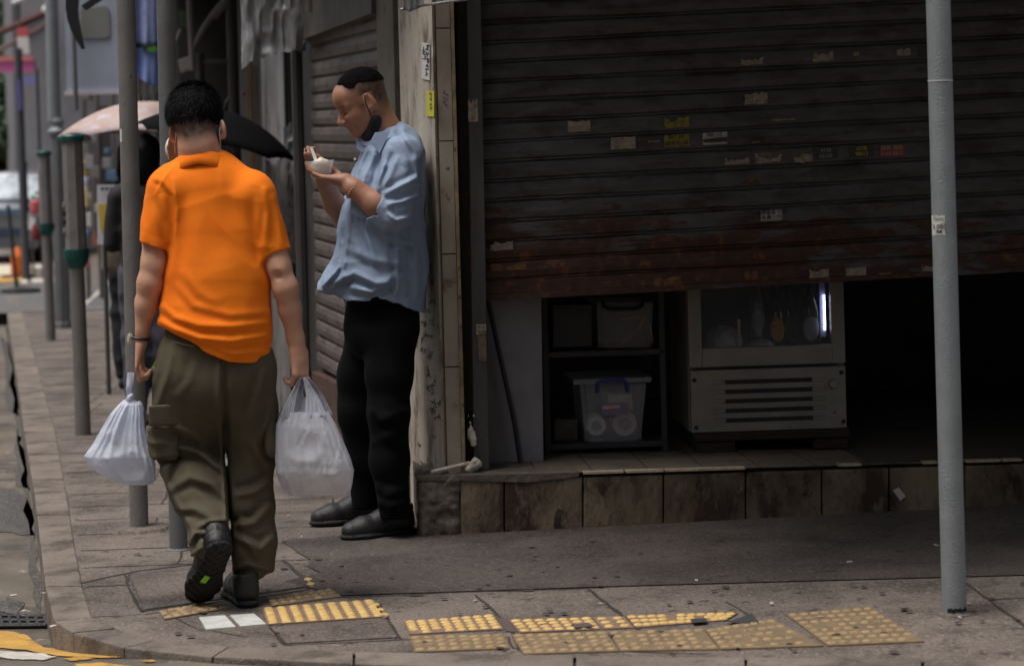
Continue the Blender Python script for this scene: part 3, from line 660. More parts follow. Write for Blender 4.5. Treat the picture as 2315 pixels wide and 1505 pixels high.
strokes(SP, [(965, 104+k*9) for k in range(8)]+[(958, 112+k*9) for k in range(3)], -.0055, 7, mat('navy_ink', srgb(40, 42, 70), rough=.8), 'notice_lettering', 1, .9)
M_ink = mat('faded_ink', srgb(82, 72, 66), srgb(120, 104, 92), 60, .85)
sticker(964, 204, 981, 262, mat('acid_label', srgb(196, 190, 30), rough=.6), .06, off=-.004, plane=SP, sl=.1, par=shop, name='yellow_label'); strokes(SP, [(973, 214+k*10) for k in range(4)], -.0055, 6, M_ink, 'label_lettering', 2)
pts = []
for (x, y, n) in ((975, 600, 1), (972, 640, 1), (975, 680, 2), (968, 705, 2), (955, 735, 2), (978, 735, 2), (966, 760, 3), (945, 772, 2), (975, 800, 3), (955, 795, 2), (960, 840, 3), (975, 870, 3), (968, 880, 2), (985, 915, 3), (975, 925, 3), (990, 940, 2), (985, 990, 1), (950, 1000, 1), (975, 1050, 1)):
    for _ in range(n): pts.append((x+rnd.uniform(-8, 8), y+rnd.uniform(-7, 7)))
strokes(SP, pts, -.0015, 10, M_ink, 'graffiti', 4, .7)
strokes(FR, [(1004+k % 2*5, 208+k*6) for k in range(6)]+[(1012, 380), (1010, 440), (1012, 448), (1004, 632), (1012, 632)], .059, 6, M_ink, 'stamp_marks', 6)
# ================================================================== SIDE WALL along the street (t = metres from the corner)
def SW(t, z, off=0.): return SP.o+SP.d*t+SP.n*off+V(0, 0, z)
M_grn = mat('green_grey_wall', srgb(112, 108, 96), srgb(96, 92, 82), 5, .85, bump=.2, bsc=30, dirt=[(srgb(70, 62, 52), 8, (.55, .7))])
M_red = mat('red_strip', srgb(140, 30, 28), srgb(110, 24, 24), 14, .6); M_pipe = mat('pipe_paint', srgb(176, 160, 142), srgb(150, 134, 118), 9, .6)
side_b = shop
def sbox(t0, t1, z0, z1, o0, o1, m, name, bv=0, par=None):
    return MB().prism([SW(t0, z0, o0), SW(t1, z0, o0), SW(t1, z0, o1), SW(t0, z0, o1)], (0, 0, z1-z0), bv).out(name, m, par or shop)
sbox(.62, .78, 0, 2.74, .10, .3, M_conc, 'recess'); sbox(.63, .70, 1.56, 2.05, .085, .099, M_red, 'red_strip')
MB().tube([SW(.76, .1, .05), SW(.76, 2.7, .05)], .018, 12).out('drain_pipe', M_pipe, shop, True)
sbox(.82, 1.17, 0, 2.74, .02, .3, M_grn, 'column'); 
sbox(1.17, 3.2, 2.02, 2.74, .0, .3, mat('lintel', srgb(92, 88, 84), srgb(76, 72, 68), 5, .8), 'lintel')
sbox(1.17, 3.2, 0, .34, .03, .3, mat('brown_sill', srgb(84, 60, 50), srgb(66, 46, 38), 6, .8), 'sill')
M_sshut = mat('side_shutter', srgb(108, 98, 94), srgb(88, 80, 76), 8, .65, .1, bump=.15, bsc=60, stretch=(1, 1, 3), dirt=[(srgb(70, 58, 54), 6, (.52, .66)), (srgb(150, 134, 120), 25, (.64, .7))])
vs, fs = [], []; prof = [(0, .014), (.06, .014), (.1, .003), (.16, .0), (.5, -.004), (.84, 0), (.92, .004), (.96, .014)]; n = 21; pz = .0815
for t in np.linspace(1.16, 3.16, 8):
    for k in range(n):
        for u, dp in prof: vs.append(SW(t, .33+(k+u)*pz+.02*(t-1.5), .06-dp*-1))
m_ = n*len(prof)
for i in range(7):
    for j in range(m_-1): a = i*m_+j; fs.append((a, a+1, a+m_+1, a+m_))
sshut = obj('side_roller_shutter', pydata(vs, fs), M_sshut, shop)
strokes(SP, [(715+k*11, 36+((k*7) % 5)-k*2) for k in range(12)]+[(712+k*11, 66-k*2) for k in range(12)], .050, 9, M_ink, 'shutter_lettering', 9)
MB().tube([SW(3.2, .05, .0), SW(3.2, 2.74, .0)], .03, 8).out('shutter_post', M_rail, shop)
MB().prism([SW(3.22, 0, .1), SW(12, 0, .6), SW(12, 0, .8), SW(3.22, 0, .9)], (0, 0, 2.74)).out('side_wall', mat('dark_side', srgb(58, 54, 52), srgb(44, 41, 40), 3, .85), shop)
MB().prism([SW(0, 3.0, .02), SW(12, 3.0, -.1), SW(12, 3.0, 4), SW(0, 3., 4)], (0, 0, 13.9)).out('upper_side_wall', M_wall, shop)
MB().prism([SW(-.2, 2.76, -.0), SW(.4, 2.76, -.55), SW(2.4, 2.76, -.55), SW(2.4, 2.76, .6), SW(-.2, 2.76, .6)], (0, 0, .2)).out('side_canopy', M_wall, shop)

# left side of the street: unseen building added to cut low sky light
ZZ = V(0, 0, 1)
lf = empty('added_left_building', (-9, 10, 0), 'unseen row building added on the left to block low sky light', 'building')
q0 = V(-7.5, -16, 0); MB().prism([q0, q0+sdir*32, q0+sdir*32+V(-6, 0, 0), q0+V(-6, 0, 0)], (0, 0, 12.5)).out('wall', M_wall, lf)
for i in range(7):
    for z in (4, 7.2, 10.4): MB().box(q0+sdir*(3+i*4.2)+V(.03, 0, z+.8), (.05, .8, .8), (sdir.copy()*0+V(1, 0, 0), sdir, ZZ), ).out('window', M_dark, lf)
opp = empty('added_opposite_building', (0, -7, 0), 'tall plain building added unseen behind the viewer to block low sky light', 'building')  # added out of view to shut out low sky light from the front
M_opp = mat('added_opposite_wall', srgb(120, 114, 106), srgb(90, 86, 80), .7, .85)
MB().prism([(-1.5, -4.5, 0), (16, -4.5, 0), (16, -14, 0), (-1.5, -14, 0)], (0, 0, 20)).out('wall', M_opp, opp)
for i in range(6):
    for z in (4, 7.2, 10.4, 13.6): MB().box((0+i*2.6, -4.48, z+.8), (.7, .05, .8)).out('window', M_dark, opp)
# ================================================================== INSIDE THE SHOP
def onfloor(p): return V(p[0], p[1], 0)
M_pan = mat('white_panel', srgb(134, 132, 137), srgb(118, 116, 121), 5, .6, bump=.1, bsc=30, dirt=[(srgb(120, 106, 100), 9, (.64, .74)), (srgb(214, 206, 196), 34, (.7, .74))])
pn = MB().prism([FR(1098, 560, .34), FR(1222, 560, .34), FR(1229, 1058, .34), FR(1104, 1062, .34)], FR.n*.12, .003).out('white_partition', M_pan, shop)
MB().tube([FR(1094, 640, .31), FR(1112, 720, .31), FR(1140, 850, .31), FR(1162, 950, .31), FR(1178, 1060, .31)], .009, 10).out('cable', mat('black_cable', srgb(30, 28, 30), rough=.6), shop, True)
IN = Plane((FR.o+FR.n*.52)[:2], 5)
def ipt(px, py, off=0): return IN(px, py, off)
M_sh = mat('shelf_metal', srgb(60, 58, 58), srgb(48, 46, 46), 12, .6, .3)
base = ipt(1365, 1035); t = empty('shelf_rack', V(base[0], base[1], .215), 'dark metal shelf rack in the shop opening between white partition and drinks fridge', 'shelf rack')
for x in (1240, 1504):
    for o in (0, .42):
        q0, q1 = ipt(x, 1036, 0), ipt(x-10, 560, 0); q0[2] = .215
        MB().prism([q0+IN.n*o+IN.d*a+IN.n*b for a, b in ((-.011, 0), (.011, 0), (.011, .022), (-.011, .022))], (0, 0, 1.3)).out('post', M_sh, t)
for y in (1000, 792, 610):
    z = ipt(1370, y)[2]; L0, L1 = ipt(1240, y), ipt(1504, y)
    MB().prism([V(*L0[:2], z), V(*L1[:2], z), V(*(L1+IN.n*.44)[:2], z), V(*(L0+IN.n*.44)[:2], z)], (0, 0, -.022), .002).out('shelf', M_sh, t)
def clearm(name, c, a, rough=.25): return mat(name, c, rough=rough, alpha=a, spec=.6)
M_bin = clearm('cloudy_plastic', srgb(176, 178, 186), .36, .35); M_blueh = mat('blue_handle', srgb(40, 50, 120), rough=.4)
zf = ipt(1370, 1000)[2]
def frustum(plane, x0, x1, y0, y1, ins, dep, off=.03, m=None, name='body', par=None):
    A = [plane(x0+ins, y1, off), plane(x1-ins, y1, off)]; B = [plane(x0, y0, off-.012), plane(x1, y0, off-.012)]
    b = bmesh.new(); lo = [b.verts.new(p) for p in (A[0], A[1], A[1]+plane.n*dep, A[0]+plane.n*dep)]; hi = [b.verts.new(p) for p in (B[0], B[1], B[1]+plane.n*(dep+.02), B[0]+plane.n*(dep+.02))]
    b.faces.new(lo[::-1])
    for i in range(4): b.faces.new((lo[i], lo[(i+1) % 4], hi[(i+1) % 4], hi[i]))
    bmesh.ops.bevel(b, geom=[e for e in b.edges if abs(e.verts[0].co.z-e.verts[1].co.z) > .05], offset=.018, segments=4, affect='EDGES')
    return obj(name, b, m, par)
bx_ = empty('storage_box', ipt(1385, 1000, .03), 'cloudy lidded plastic storage box with blue handle on the lowest shelf', 'storage box')
frustum(IN, 1312, 1462, 868, 998, 12, .30, .03, M_bin, 'body', bx_)
MB().prism([ipt(1298, 870, .0), ipt(1472, 864, .0), ipt(1474, 852, .0), ipt(1296, 858, .0)], IN.n*.36, .006).out('lid', M_bin, bx_)
MB().tube([ipt(1349, 888, .0), ipt(1350, 866, -.01), ipt(1358, 861, -.012), ipt(1408, 859, -.012), ipt(1416, 864, -.01), ipt(1417, 886, 0)], .007, 8).out('handle', M_blueh, bx_, True)
lb = slab(IN, [(1358, 914), (1420, 909), (1421, 936), (1359, 940)], .012, .001).out('label', mat('label_blue', srgb(96, 112, 150), srgb(140, 96, 100), 60, .6), bx_)
slab(IN, [(1362, 918), (1402, 914), (1402, 922), (1362, 926)], .0105, .001).out('label_stripe', mat('label_red', srgb(190, 80, 80), srgb(190, 190, 200), 90, .5), lb)
for i, (x, y, r, lab) in enumerate(((1348, 962, .042, 'smaller white tub behind the wall of the storage box'), (1412, 958, .052, 'larger pinkish tub behind the wall of the storage box'))):
    c = IN(x, y, .06); o = empty('round_tub', c+IN.n*.0, lab, 'tub'); MB().lathe(c, [(r*.9, 0), (r, .01), (r, .1), (r*.9, .11)], 24, IN.n).out('tub', M_pwh if i == 0 else mat('pink_tub', srgb(200, 170, 166), rough=.5), o, True)
    MB().lathe(c-IN.n*.003, [(r*.5, 0), (r*.48, .004)], 20, IN.n).out('lid_disc', M_pap, o)
c = IN(1395, 905, .16); o = MB().box(c, (.05, .09, .035), (IN.d, IN.n, (0, 0, 1)), .006).out('packet', mat('packet', srgb(170, 160, 90), srgb(190, 186, 170), 20, .6)); tag(o, 'pale yellow packet lying on the tubs inside the storage box', 'packet')
bx2 = empty('display_box', ipt(1412, 790, .03), 'clear box with black handle on the middle shelf, partly under the shutter', 'storage box')
frustum(IN, 1350, 1478, 684, 786, 4, .3, .03, clearm('clear_plastic', srgb(150, 150, 150), .3, .12), 'body', bx2)
MB().tube([ipt(1362, 680, .0), ipt(1366, 694, -.02), ipt(1380, 699, -.022), ipt(1440, 697, -.022), ipt(1452, 690, -.02), ipt(1455, 676, 0)], .008, 8).out('handle', M_blk, bx2, True)
M_str = mat('golden_foil', srgb(190, 150, 100), rough=.35, metal=.4)
o = MB().tube([IN(1404, 775, .1), IN(1448, 740, .1)], .004, 6).tube([IN(1402, 722, .1), IN(1450, 716, .1)], .003, 6).tube([IN(1470, 735, .08), IN(1476, 776, .08)], .004, 6).tube([IN(1444, 745, .1), IN(1456, 716, .12)], .004, 6).out('foil_strips', M_str); tag(o, 'golden foil strips seen inside the clear box with black handle', 'foil strips')
o = slab(IN, rect(1250, 690, 1338, 786, -.03), .06, .25, .004).out('dark_carton', mat('dark_carton', srgb(58, 58, 60), rough=.7)); tag(o, 'dark grey carton left of the clear box on the middle shelf', 'carton')
o = slab(IN, rect(1254, 948, 1306, 996, -.02), .1, .2, .003).out('brown_carton', mat('brown_carton', srgb(92, 84, 76), srgb(60, 54, 50), 20, .8)); tag(o, 'low brown carton left of the cloudy storage box on the lowest shelf', 'carton')
# fridge
FG = Plane((FR.o+FR.n*.50)[:2], 3.5)
fb = FG(1740, 1020); fr = empty('drinks_fridge', V(fb[0], fb[1], .215), 'cream glass door drinks fridge with slotted lower panel on a rusty base', 'fridge')
M_cream = mat('cream_enamel', srgb(132, 128, 122), srgb(118, 114, 108), 6, .45, dirt=[(srgb(130, 110, 90), 8, (.64, .76))]); M_rst = mat('rust', srgb(50, 32, 24), srgb(34, 24, 20), 20, .85, bump=.4, bsc=60, dirt=[(srgb(96, 66, 38), 30, (.66, .70))])
def fx0(x, y): return (x+.0262*(y-900), y)
def fp(x, y, off=0): return FG(*fx0(x, y), off)
# cabinet (open box) : sides, back, top
L0, L1 = FG(1560, 900), FG(1914, 900); zl, zh = fp(1730, 826)[2], 1.9; zb = fp(1730, 972)[2]
def cab(a0, a1, z0, z1, o0, o1, m, name, bv=.002, par=None): 
    A, B = L0+(L1-L0)*a0, L0+(L1-L0)*a1
    return MB().prism([V(*(A+FG.n*o0)[:2], z0), V(*(B+FG.n*o0)[:2], z0), V(*(B+FG.n*o1)[:2], z0), V(*(A+FG.n*o1)[:2], z0)], (0, 0, z1-z0), bv).out(name, m, par or fr)
M_in = mat('fridge_inner', srgb(90, 92, 98), rough=.5)
cab(0, .04, zb, zh, .045, .55, M_cream, 'side_wall'); cab(.96, 1, zb, zh, .045, .55, M_cream, 'side_wall'); cab(.04, .96, zb, zh, .5, .55, M_in, 'back_wall'); cab(.04, .96, zl-.02, zl, .045, .5, M_in, 'floor')
dr = cab(.0, .085, zl, zh, 0, .04, M_cream, 'door_frame', .006)
for a0, a1, z0, z1 in ((.915, 1, zl, zh), (.085, .915, zl, zl+.075), (.085, .915, zh-.06, zh)): cab(a0, a1, z0, z1, 0, .04, M_cream, 'door_frame', .006)
cab(.085, .915, zl+.075, zh-.06, .02, .024, clearm('glass', srgb(120, 124, 130), .18, .05), 'glass_pane', 0)
# lower panel with five slots
zp0, zp1 = zb, zl-.012
lp = cab(.005, .995, zp0, zp1, -.004, .03, M_cream, 'lower_panel', .002)
A = L0; D = L1-L0
def pp(u, v, o): return V(*(A+D*u+FG.n*o)[:2], zp0+(zp1-zp0)*v)
for i in range(5):
    v = .80-.155*i
    MB().prism([pp(.225, v-.035, -.0055), pp(.78, v-.035, -.0055), pp(.78, v+.035, -.0055), pp(.225, v+.035, -.0055)], FG.n*.001).out('slot', M_dark, lp)
    for a0, a1 in ((.15, .222), (.783, .86)):
        q = [pp(a0, v-.03, -.0048), pp(a1, v-.03, -.0048), pp(a1, v+.03, -.0048), pp(a0, v+.03, -.0048)]; MB().tube(q+[q[0]], .0012, 4).out('embossed_slot', M_cream, lp)
for u, v in ((.03, .85), (.97, .9), (.035, .08), (.975, .1)): MB().lathe(pp(u, v, -.004), [(.009, 0), (.008, .004)], 12, FG.n*-1).out('screw', M_dark, fr)
MB().lathe(pp(.915, .72, -.004), [(.020, 0), (.018, .01), (.017, .012)], 20, FG.n*-1).out('knob', M_cream, fr); MB().lathe(pp(.92, .25, -.004), [(.005, 0), (.004, .003)], 10, FG.n*-1).out('red_button', M_red, fr)
cab(.02, 1.01, zb-.035, zb-.003, -.01, .5, M_rst, 'rusty_base', .003); cab(.03, .28, zb-.08, zb-.04, .0, .5, M_rst, 'foot_beam', .003); cab(.78, 1, zb-.08, zb-.04, .0, .5, M_rst, 'foot_beam', .003)
for u in (.1, .9):
    c = A+D*u; MB().lathe(V(*(c+FG.n*.06)[:2], .24)-FG.d*.012, [(.02, 0), (.02, .024)], 16, FG.d).out('caster', M_dark, fr, True)
led = emit('led_light', (.75, .85, 1.), 9.)
mb = MB(); q = fp(1869, 700, .06)
for k in range(13): mb.box(V(q[0], q[1], q[2]+.055-k*.011), (.0035, .001, .003))
mb.out('led_strip', led, fr)
cab(.865, .90, zl+.1, zh-.07, .07, .075, mat('led_holder', srgb(150, 150, 200), rough=.3), 'led_holder', 0)
zfl = zl
def bottle(x, off, r, h, m, lab, labm, ly=.4, capm=None):
    p = fp(x, 800, off); b0 = V(p[0], p[1], zfl); o = empty('bottle', b0, lab, 'bottle', 'bottles in the drinks fridge')
    MB().lathe(b0, [(r*.9, 0), (r, .01), (r, h*.55), (r*.85, h*.65), (r*.38, h*.8), (r*.36, h*.97)], 20).out('glass_body', m, o, True)
    MB().lathe(b0+V(0, 0, h*.97), [(r*.42, 0), (r*.42, h*.04)], 14).out('cap', capm or M_pwh, o)
    mb = MB(); z0 = h*ly
    vs, fs = [], []
    for i in range(11):
        a = -math.pi/2-.8+1.6*i/10; hw = .045*math.sqrt(max(0, 1-((i-5)/5.2)**2))
        for s_ in (-1, 1): vs.append(b0+V(math.cos(a)*(r+.001), math.sin(a)*(r+.001), z0+s_*hw))
    for i in range(10): fs.append((2*i, 2*i+2, 2*i+3, 2*i+1))
    obj('label', pydata(vs, fs), labm, o)
M_bot = mat('dark_glass', srgb(30, 34, 30), rough=.08, spec=.8); M_clg = mat('pale_glass', srgb(70, 74, 76), rough=.1, spec=.8)
bottle(1836, .10, .042, .36, M_bot, 'dark green bottle with grey oval label nearest the lit strip', mat('grey_label', srgb(150, 150, 160), srgb(120, 120, 130), 40, .6), .38)
bottle(1760, .12, .036, .33, M_bot, 'bottle with yellow label in the middle of the fridge', mat('amber_label', srgb(200, 150, 30), srgb(160, 90, 30), 50, .6), .4)
bottle(1788, .22, .036, .33, M_bot, 'black bottle with dark label behind the yellow labelled one', mat('dim_label', srgb(80, 80, 84), rough=.6), .4)
bottle(1717, .16, .036, .40, M_clg, 'bottle with white cap and grey oval label left of the yellow labelled one', MATS['grey_label'], .42)
def bagblob(x, y, rx, rz, off, lab, sd):
    c = fp(x, y, off); s = S().u(ell(c, (rx, .09, rz))).d(lambda P: .012*vn(P, 18, sd)+.005*ridge(P, 40, sd)); s.i(half(V(0, 0, zfl), (0, 0, -1)))
    tag(obj('ice_bag', s.mesh(c-V(rx+.03, .12, rz+.03), c+V(rx+.03, .12, rz+.03), .007), mat('bag_white', srgb(176, 176, 184), srgb(150, 150, 160), 30, .4)), lab, 'bag', 'white bags in the drinks fridge')
bagblob(1640, 790, .075, .10, .13, 'white plastic bag at the left end of the fridge shelf', 1); bagblob(1722, 800, .07, .05, .09, 'small flat white bag in front of the bottles', 4)
o = MB().tube([fp(1674, 795, .05), fp(1675, 722, .05)], .006, 8).out('glass_tube', mat('pink_gloss', srgb(200, 130, 110), srgb(120, 170, 130), 30, .2)); tag(o, 'thin pinkish stick standing against the fridge glass', 'stick')
# ================================================================== POLES
M_pole = mat('pole_grey', srgb(140, 146, 150), srgb(130, 136, 140), 12, .5, .15, bump=.35, bsc=160, dirt=[(srgb(92, 92, 92), 60, (.68, .72))])
M_pole2 = mat('pole_brown_grey', srgb(122, 119, 117), srgb(110, 107, 105), 7, .6, .1, bump=.3, bsc=120, dirt=[(srgb(62, 56, 54), 24, (.68, .72))])
M_pole3 = mat('pole_blue_grey', srgb(104, 106, 108), srgb(94, 95, 97), 7, .6, .1, bump=.3, bsc=120, dirt=[(srgb(62, 60, 58), 20, (.68, .72))])
def pole(name, bx, by, tx, ty, wpx, m, label, cat='pole', grp=None):
    b0 = G(bx, by); d = b0[1]; tp = J(tx, ty, d); tp = b0+(tp-b0)*(3.4/(tp[2]-b0[2])); r = wpx/2*d/FPX
    t = empty(name, b0, label, cat, grp); MB().tube([b0-V(0, 0, .02), b0*.6+tp*.4, tp], r, 28).out('shaft', m, t, True)
    MB().lathe(b0-V(0, 0, .004), [(r*1.5, 0), (r*1.4, .008), (r*1.02, .012)], 24).out('base_collar', m if name != 'sign_pole' else M_pave, t)
    return t, b0, tp, r
t, b0, tp, r = pole('sign_pole', 2158, 1388, 2121, 0, 55, M_pole, 'thick pale grey pole in front of the rusty shutter with a small white sticker')
def onp(py): 
    k = (J(2158, 1388, b0[1])[2]-J(2140, py, b0[1])[2])/(b0[2]-tp[2]); return b0+(tp-b0)*k
z = onp(184); MB().lathe(z, [(r*1.03, 0), (r*1.03, .003)], 28, tp-b0).out('white_band', M_pwh, t)
def wrap(zc, a0, a1, z0, z1, m, name, par, rr=1.012, rag=0):
    vs, fs = [], []; rg = random.Random(3)
    for i in range(13):
        a = a0+(a1-a0)*i/12
        for zz in (z0+rg.uniform(0, rag), z1-rg.uniform(0, rag)): q = zc+nrm(tp-b0)*zz; vs.append(q+V(math.cos(a), math.sin(a), 0)*r*rr)
    for i in range(12): fs.append((2*i, 2*i+2, 2*i+3, 2*i+1))
    return obj(name, pydata(vs, fs), m, par)
z = onp(532); wrap(z, math.pi*1.0, math.pi*1.46, 0, .060, M_pwh, 'paper_sticker', t, rag=.004)
st = [c for c in t.children if c.name.startswith('paper_sticker')][0]
for s_, zz, sz in (('Paint', .050, .017), ('3.0呎', .026, .019), ('通渠', .012, .010)):
    q = z+nrm(tp-b0)*zz; a = math.pi*1.30; q = q+V(math.cos(a), math.sin(a), 0)*r*1.03; text(s_, sz, q, (-math.sin(a), math.cos(a), 0), (0, 0, 1), M_blk if sz != .017 else mat('green_ink', srgb(110, 120, 40)), 'sticker_lettering', st)
wrap(b0, math.pi*1.25, math.pi*1.85, .008, .026, M_blk, 'black_tape', t, rag=.006)
t, b0, tp, r = pole('street_pole', 315, 1196, 284, 0, 42, M_pole2, 'brownish grey pole behind the tied blue bag, left of a matching pole', grp='plain poles by the kerb')
MB().lathe(b0+V(0, 0, -.01), [(.14, 0), (.12, .022), (.09, .025)], 9).out('mortar_pad', M_pave, t)
wrap(b0+(tp-b0)*((1196-332)/1196*1.0*.0+.0), 3.6, 4.0, 1.49, 1.54, M_pwh, 'sticker_remnant', t)
pole('street_pole', 404, 1242, 374, 0, 41, M_pole3, 'blue grey pole directly behind the head of the orange shirt man', grp='plain poles by the kerb')
# parking posts
M_box = mat('post_box', srgb(128, 124, 124), srgb(112, 108, 108), 9, .6, .1, dirt=[(srgb(70, 66, 64), 14, (.66, .74))]); M_teal = mat('teal_band', srgb(14, 92, 88), srgb(10, 70, 68), 20, .5)
def meter(bx, by, label):
    b0 = G(bx, by); t = empty('parking_post', b0, label, 'parking post', 'grey kerbside posts with teal bands'); lean = V(-.012, 0, 1)
    MB().tube([b0, b0+lean*.98], [.042, .038], 20).out('lower_tube', M_pole2, t, True)
    MB().lathe(b0+lean*.88, [(.040, 0), (.058, .03), (.066, .055), (.068, .10)], 20, lean).out('teal_socket', M_teal, t, True)
    MB().lathe(b0+lean*.975, [(.057, 0), (.055, .3), (.055, .58)], 8, lean, phase=.5).out('upper_casing', M_box, t)
    MB().lathe(b0+lean*1.55, [(.062, 0), (.064, .005), (.064, .026), (.056, .036)], 20, lean).out('teal_cap', M_teal, t, True)
    return t, b0
m1, bm = meter(188, 982, 'nearest grey post with teal cap, standing on the pavement by the kerb')
for k in range(4): MB().box(bm+V(-.062, -.02, 1.08+k*.045), (.012, .012, .013), None, .003).out('lock_block', M_dark if k in (1, 2) else M_pole, m1)
meter(115, 770, 'middle grey post with teal cap, left of the thick lamp post'); meter(62, 622, 'farthest grey post with a dull teal band beside the grey car')
# lamp post
b0 = G(143, 742); d = b0[1]; t = empty('lamp_post', b0, 'thick pale lamp post with stepped collar behind the nearest teal capped post', 'lamp post')
z1 = J(130, 300, d)[2]; MB().lathe(b0, [(.085, 0), (.080, .05), (.072, .06), (.070, z1-.03)], 8).out('lower_shaft', M_pole3, t)
MB().lathe(b0+V(-.01, 0, z1-.03), [(.07, 0), (.085, .02), (.085, .045), (.06, .07), (.055, .1), (.07, .13), (.06, .16)], 16).out('collar', M_pole, t, True)
MB().lathe(b0+V(-.03, 0, z1+.1), [(.062, 0), (.058, 1), (.055, 4)], 16).out('upper_shaft', M_pole, t, True)
# ================================================================== STREET CLUTTER, far to near
def thing(name, loc, label, cat, group=None): return empty(name, loc, label, cat, group)
def flat(px, d, th, m, name, par, bv=0): return slab(Face(d), px, 0, th, bv).out(name, m, par)
P_ = lambda *c: mat('plain_%d_%d_%d' % c, srgb(*c), rough=.7)
M_bldg = mat('far_facade', srgb(70, 68, 68), srgb(52, 50, 50), .8, .8, dirt=[(srgb(96, 88, 84), 1.5, (.58, .7))])
# right hand row of far buildings
def along(x0, d0, L_, h, m, name, label, dep=8, cat='building'):
    p = J(x0, 400, d0); p[2] = 0; t = thing(name, p, label, cat)
    MB().prism([p, p+sdir*L_, p+sdir*L_+V(dep, 0, 0), p+V(dep, 0, 0)], (0, 0, h)).out('wall', m, t); return t, p
t, p = along(400, 26, 12, 14, M_bldg, 'old_building', 'dark old building beyond the side street with barred shop front')
for k in range(7):
    q = p+sdir*(1+k*1.5)-V(.02, .02, 0); MB().prism([q+V(0, 0, .4), q+sdir*.9+V(0, 0, .4), q+sdir*.9+V(0, 0, 2.4), q+V(0, 0, 2.4)], (-.03, 0, 0)).out('shutter_bay', mat('bay', srgb(40, 40, 42), rough=.7), t)
    MB().prism([q+V(0, 0, 2.8), q+sdir*1.2+V(0, 0, 2.8), q+sdir*1.2+V(-.6, 0, 2.8), q+V(-.6, 0, 2.8)], (0, 0, .06)).out('awning', P_(110, 90, 86), t)
# front face of that building, seen across the side street
MB().prism([p+V(.0, -.02, 0), p+V(8, -.02, 0), p+V(8, -.02, 14), p+V(0, -.02, 14)], (0, -.05, 0)).out('end_wall', mat('dark_end', srgb(50, 48, 47), srgb(34, 33, 33), 1.5, .85), t)
for i, (x, w_, y0_, y1_, c) in enumerate(((196, 34, 320, 560, (96, 92, 92)), (240, 30, 240, 430, (60, 56, 56)), (300, 40, 300, 640, (72, 66, 64)), (222, 8, 300, 600, (44, 42, 42)))): flat([(x-w_/2, y0_), (x+w_/2, y0_), (x+w_/2+6, y1_), (x-w_/2+6, y1_)], 26-i*.1, .1, P_(*c), 'panel', t)
t, p = along(58, 40, 11, 18, mat('grey_block', srgb(140, 138, 142), srgb(104, 102, 106), .5, .8), 'grey_building', 'tall grey building strip far down the street left of the lamp post')
for k in range(3):
    q = p+sdir*(1+k*4)-V(.03, 0, 0)
    for z in (1., 4., 7.5): MB().prism([q+V(0, 0, z), q+sdir*1.8+V(0, 0, z), q+sdir*1.8+V(0, 0, z+1.8), q+V(0, 0, z+1.8)], (-.04, 0, 0)).out('window', M_dark, t)
    MB().tube([q+V(-.1, 0, 0), q+V(-.1, 0, 14)], .12, 6).out('pilaster', P_(120, 118, 122), t)
p = J(-150, 420, 110); p[2] = 0; t = thing('end_building', p, 'pale building closing the far end of the street below the trees', 'building'); MB().prism([p, p+V(14, 0, 0), p+V(14, 6, 0), p+V(0, 6, 0)], (0, 0, 5)).out('wall', mat('end_pale', srgb(150, 144, 150), srgb(110, 104, 112), .6, .8), t)
for k in range(6): MB().box(p+V(1+k*2.1, -.05, 1.6), (.6, .05, .9)).out('window', M_dark, t)
for x, y, c, s_ in ((14, 340, (176, 140, 156), 16), (6, 368, (52, 62, 110), 14), (22, 374, (196, 120, 100), 10), (40, 300, (130, 128, 140), 24), (30, 372, (110, 80, 120), 10)):
    d_ = 70; c3 = J(x, y, d_); tag(MB().box(c3, (s_*d_/FPX, .1, s_*.6*d_/FPX), None, .02).out('shop_sign', P_(*c)), {(14, 340): 'blurred pink shop sign far off above the grey car', (6, 368): 'small navy sign at the left edge above the car roof', (22, 374): 'small orange sign beside the navy sign above the car', (40, 300): 'pale lilac sign panel far down the street', (30, 372): 'dull purple sign patch just above the car roof'}[(x, y)], 'sign')
# trees
M_leaf = mat('leaves', srgb(70, 92, 58), srgb(44, 64, 40), 1.2, .7); M_trunk = mat('bark', srgb(92, 80, 74), rough=.9)
def tree(px, d, hh, rr_, label, seed):
    p = J(px, 400, d); p[2] = 0; t = thing('street_tree', p, label, 'tree', 'trees at the far end of the street'); rg = np.random.default_rng(seed)
    MB().tube([p, p+V(.1, 0, hh*.5), p+V(.4, 0, hh*.8)], [.25, .18, .06], 8).tube([p+V(.1, 0, hh*.5), p+V(-1, .3, hh*.75)], [.13, .04], 6).tube([p+V(.1, 0, hh*.45), p+V(1.3, .3, hh*.7)], [.12, .04], 6).out('trunk', M_trunk, t)
    vs, fs = [], []; cl = [p+V(*(rg.normal(0, 1, 3)*V(rr_*.5, rr_*.5, rr_*.35)))+V(0, 0, hh*.75) for _ in range(26)]
    for c in cl:
        for _ in range(170):
            q = c+rg.normal(0, 1, 3)*rr_*.17; a_, b_ = nrm(rg.normal(0, 1, 3)), nrm(rg.normal(0, 1, 3)); k = len(vs); s_ = .16; vs += [q-a_*s_, q+b_*s_*.6, q+a_*s_, q-b_*s_*.6]; fs.append((k, k+1, k+2, k+3))
    obj('crown', pydata(vs, fs), M_leaf, t)
tree(10, 78, 6.4, 3.2, 'green tree at the top left corner behind the red diagonal bar', 1); tree(60, 90, 8.5, 4, 'taller green tree further back at the upper left', 2); tree(-40, 60, 5.6, 2.6, 'green tree cut off by the left edge of the picture', 3); tree(4, 50, 3.2, 1.3, 'low dark bushy tree above the grey car', 4)
tree(230, 60, 9, 3, 'dark green tree glimpsed between the hanging banner and the pole', 5)
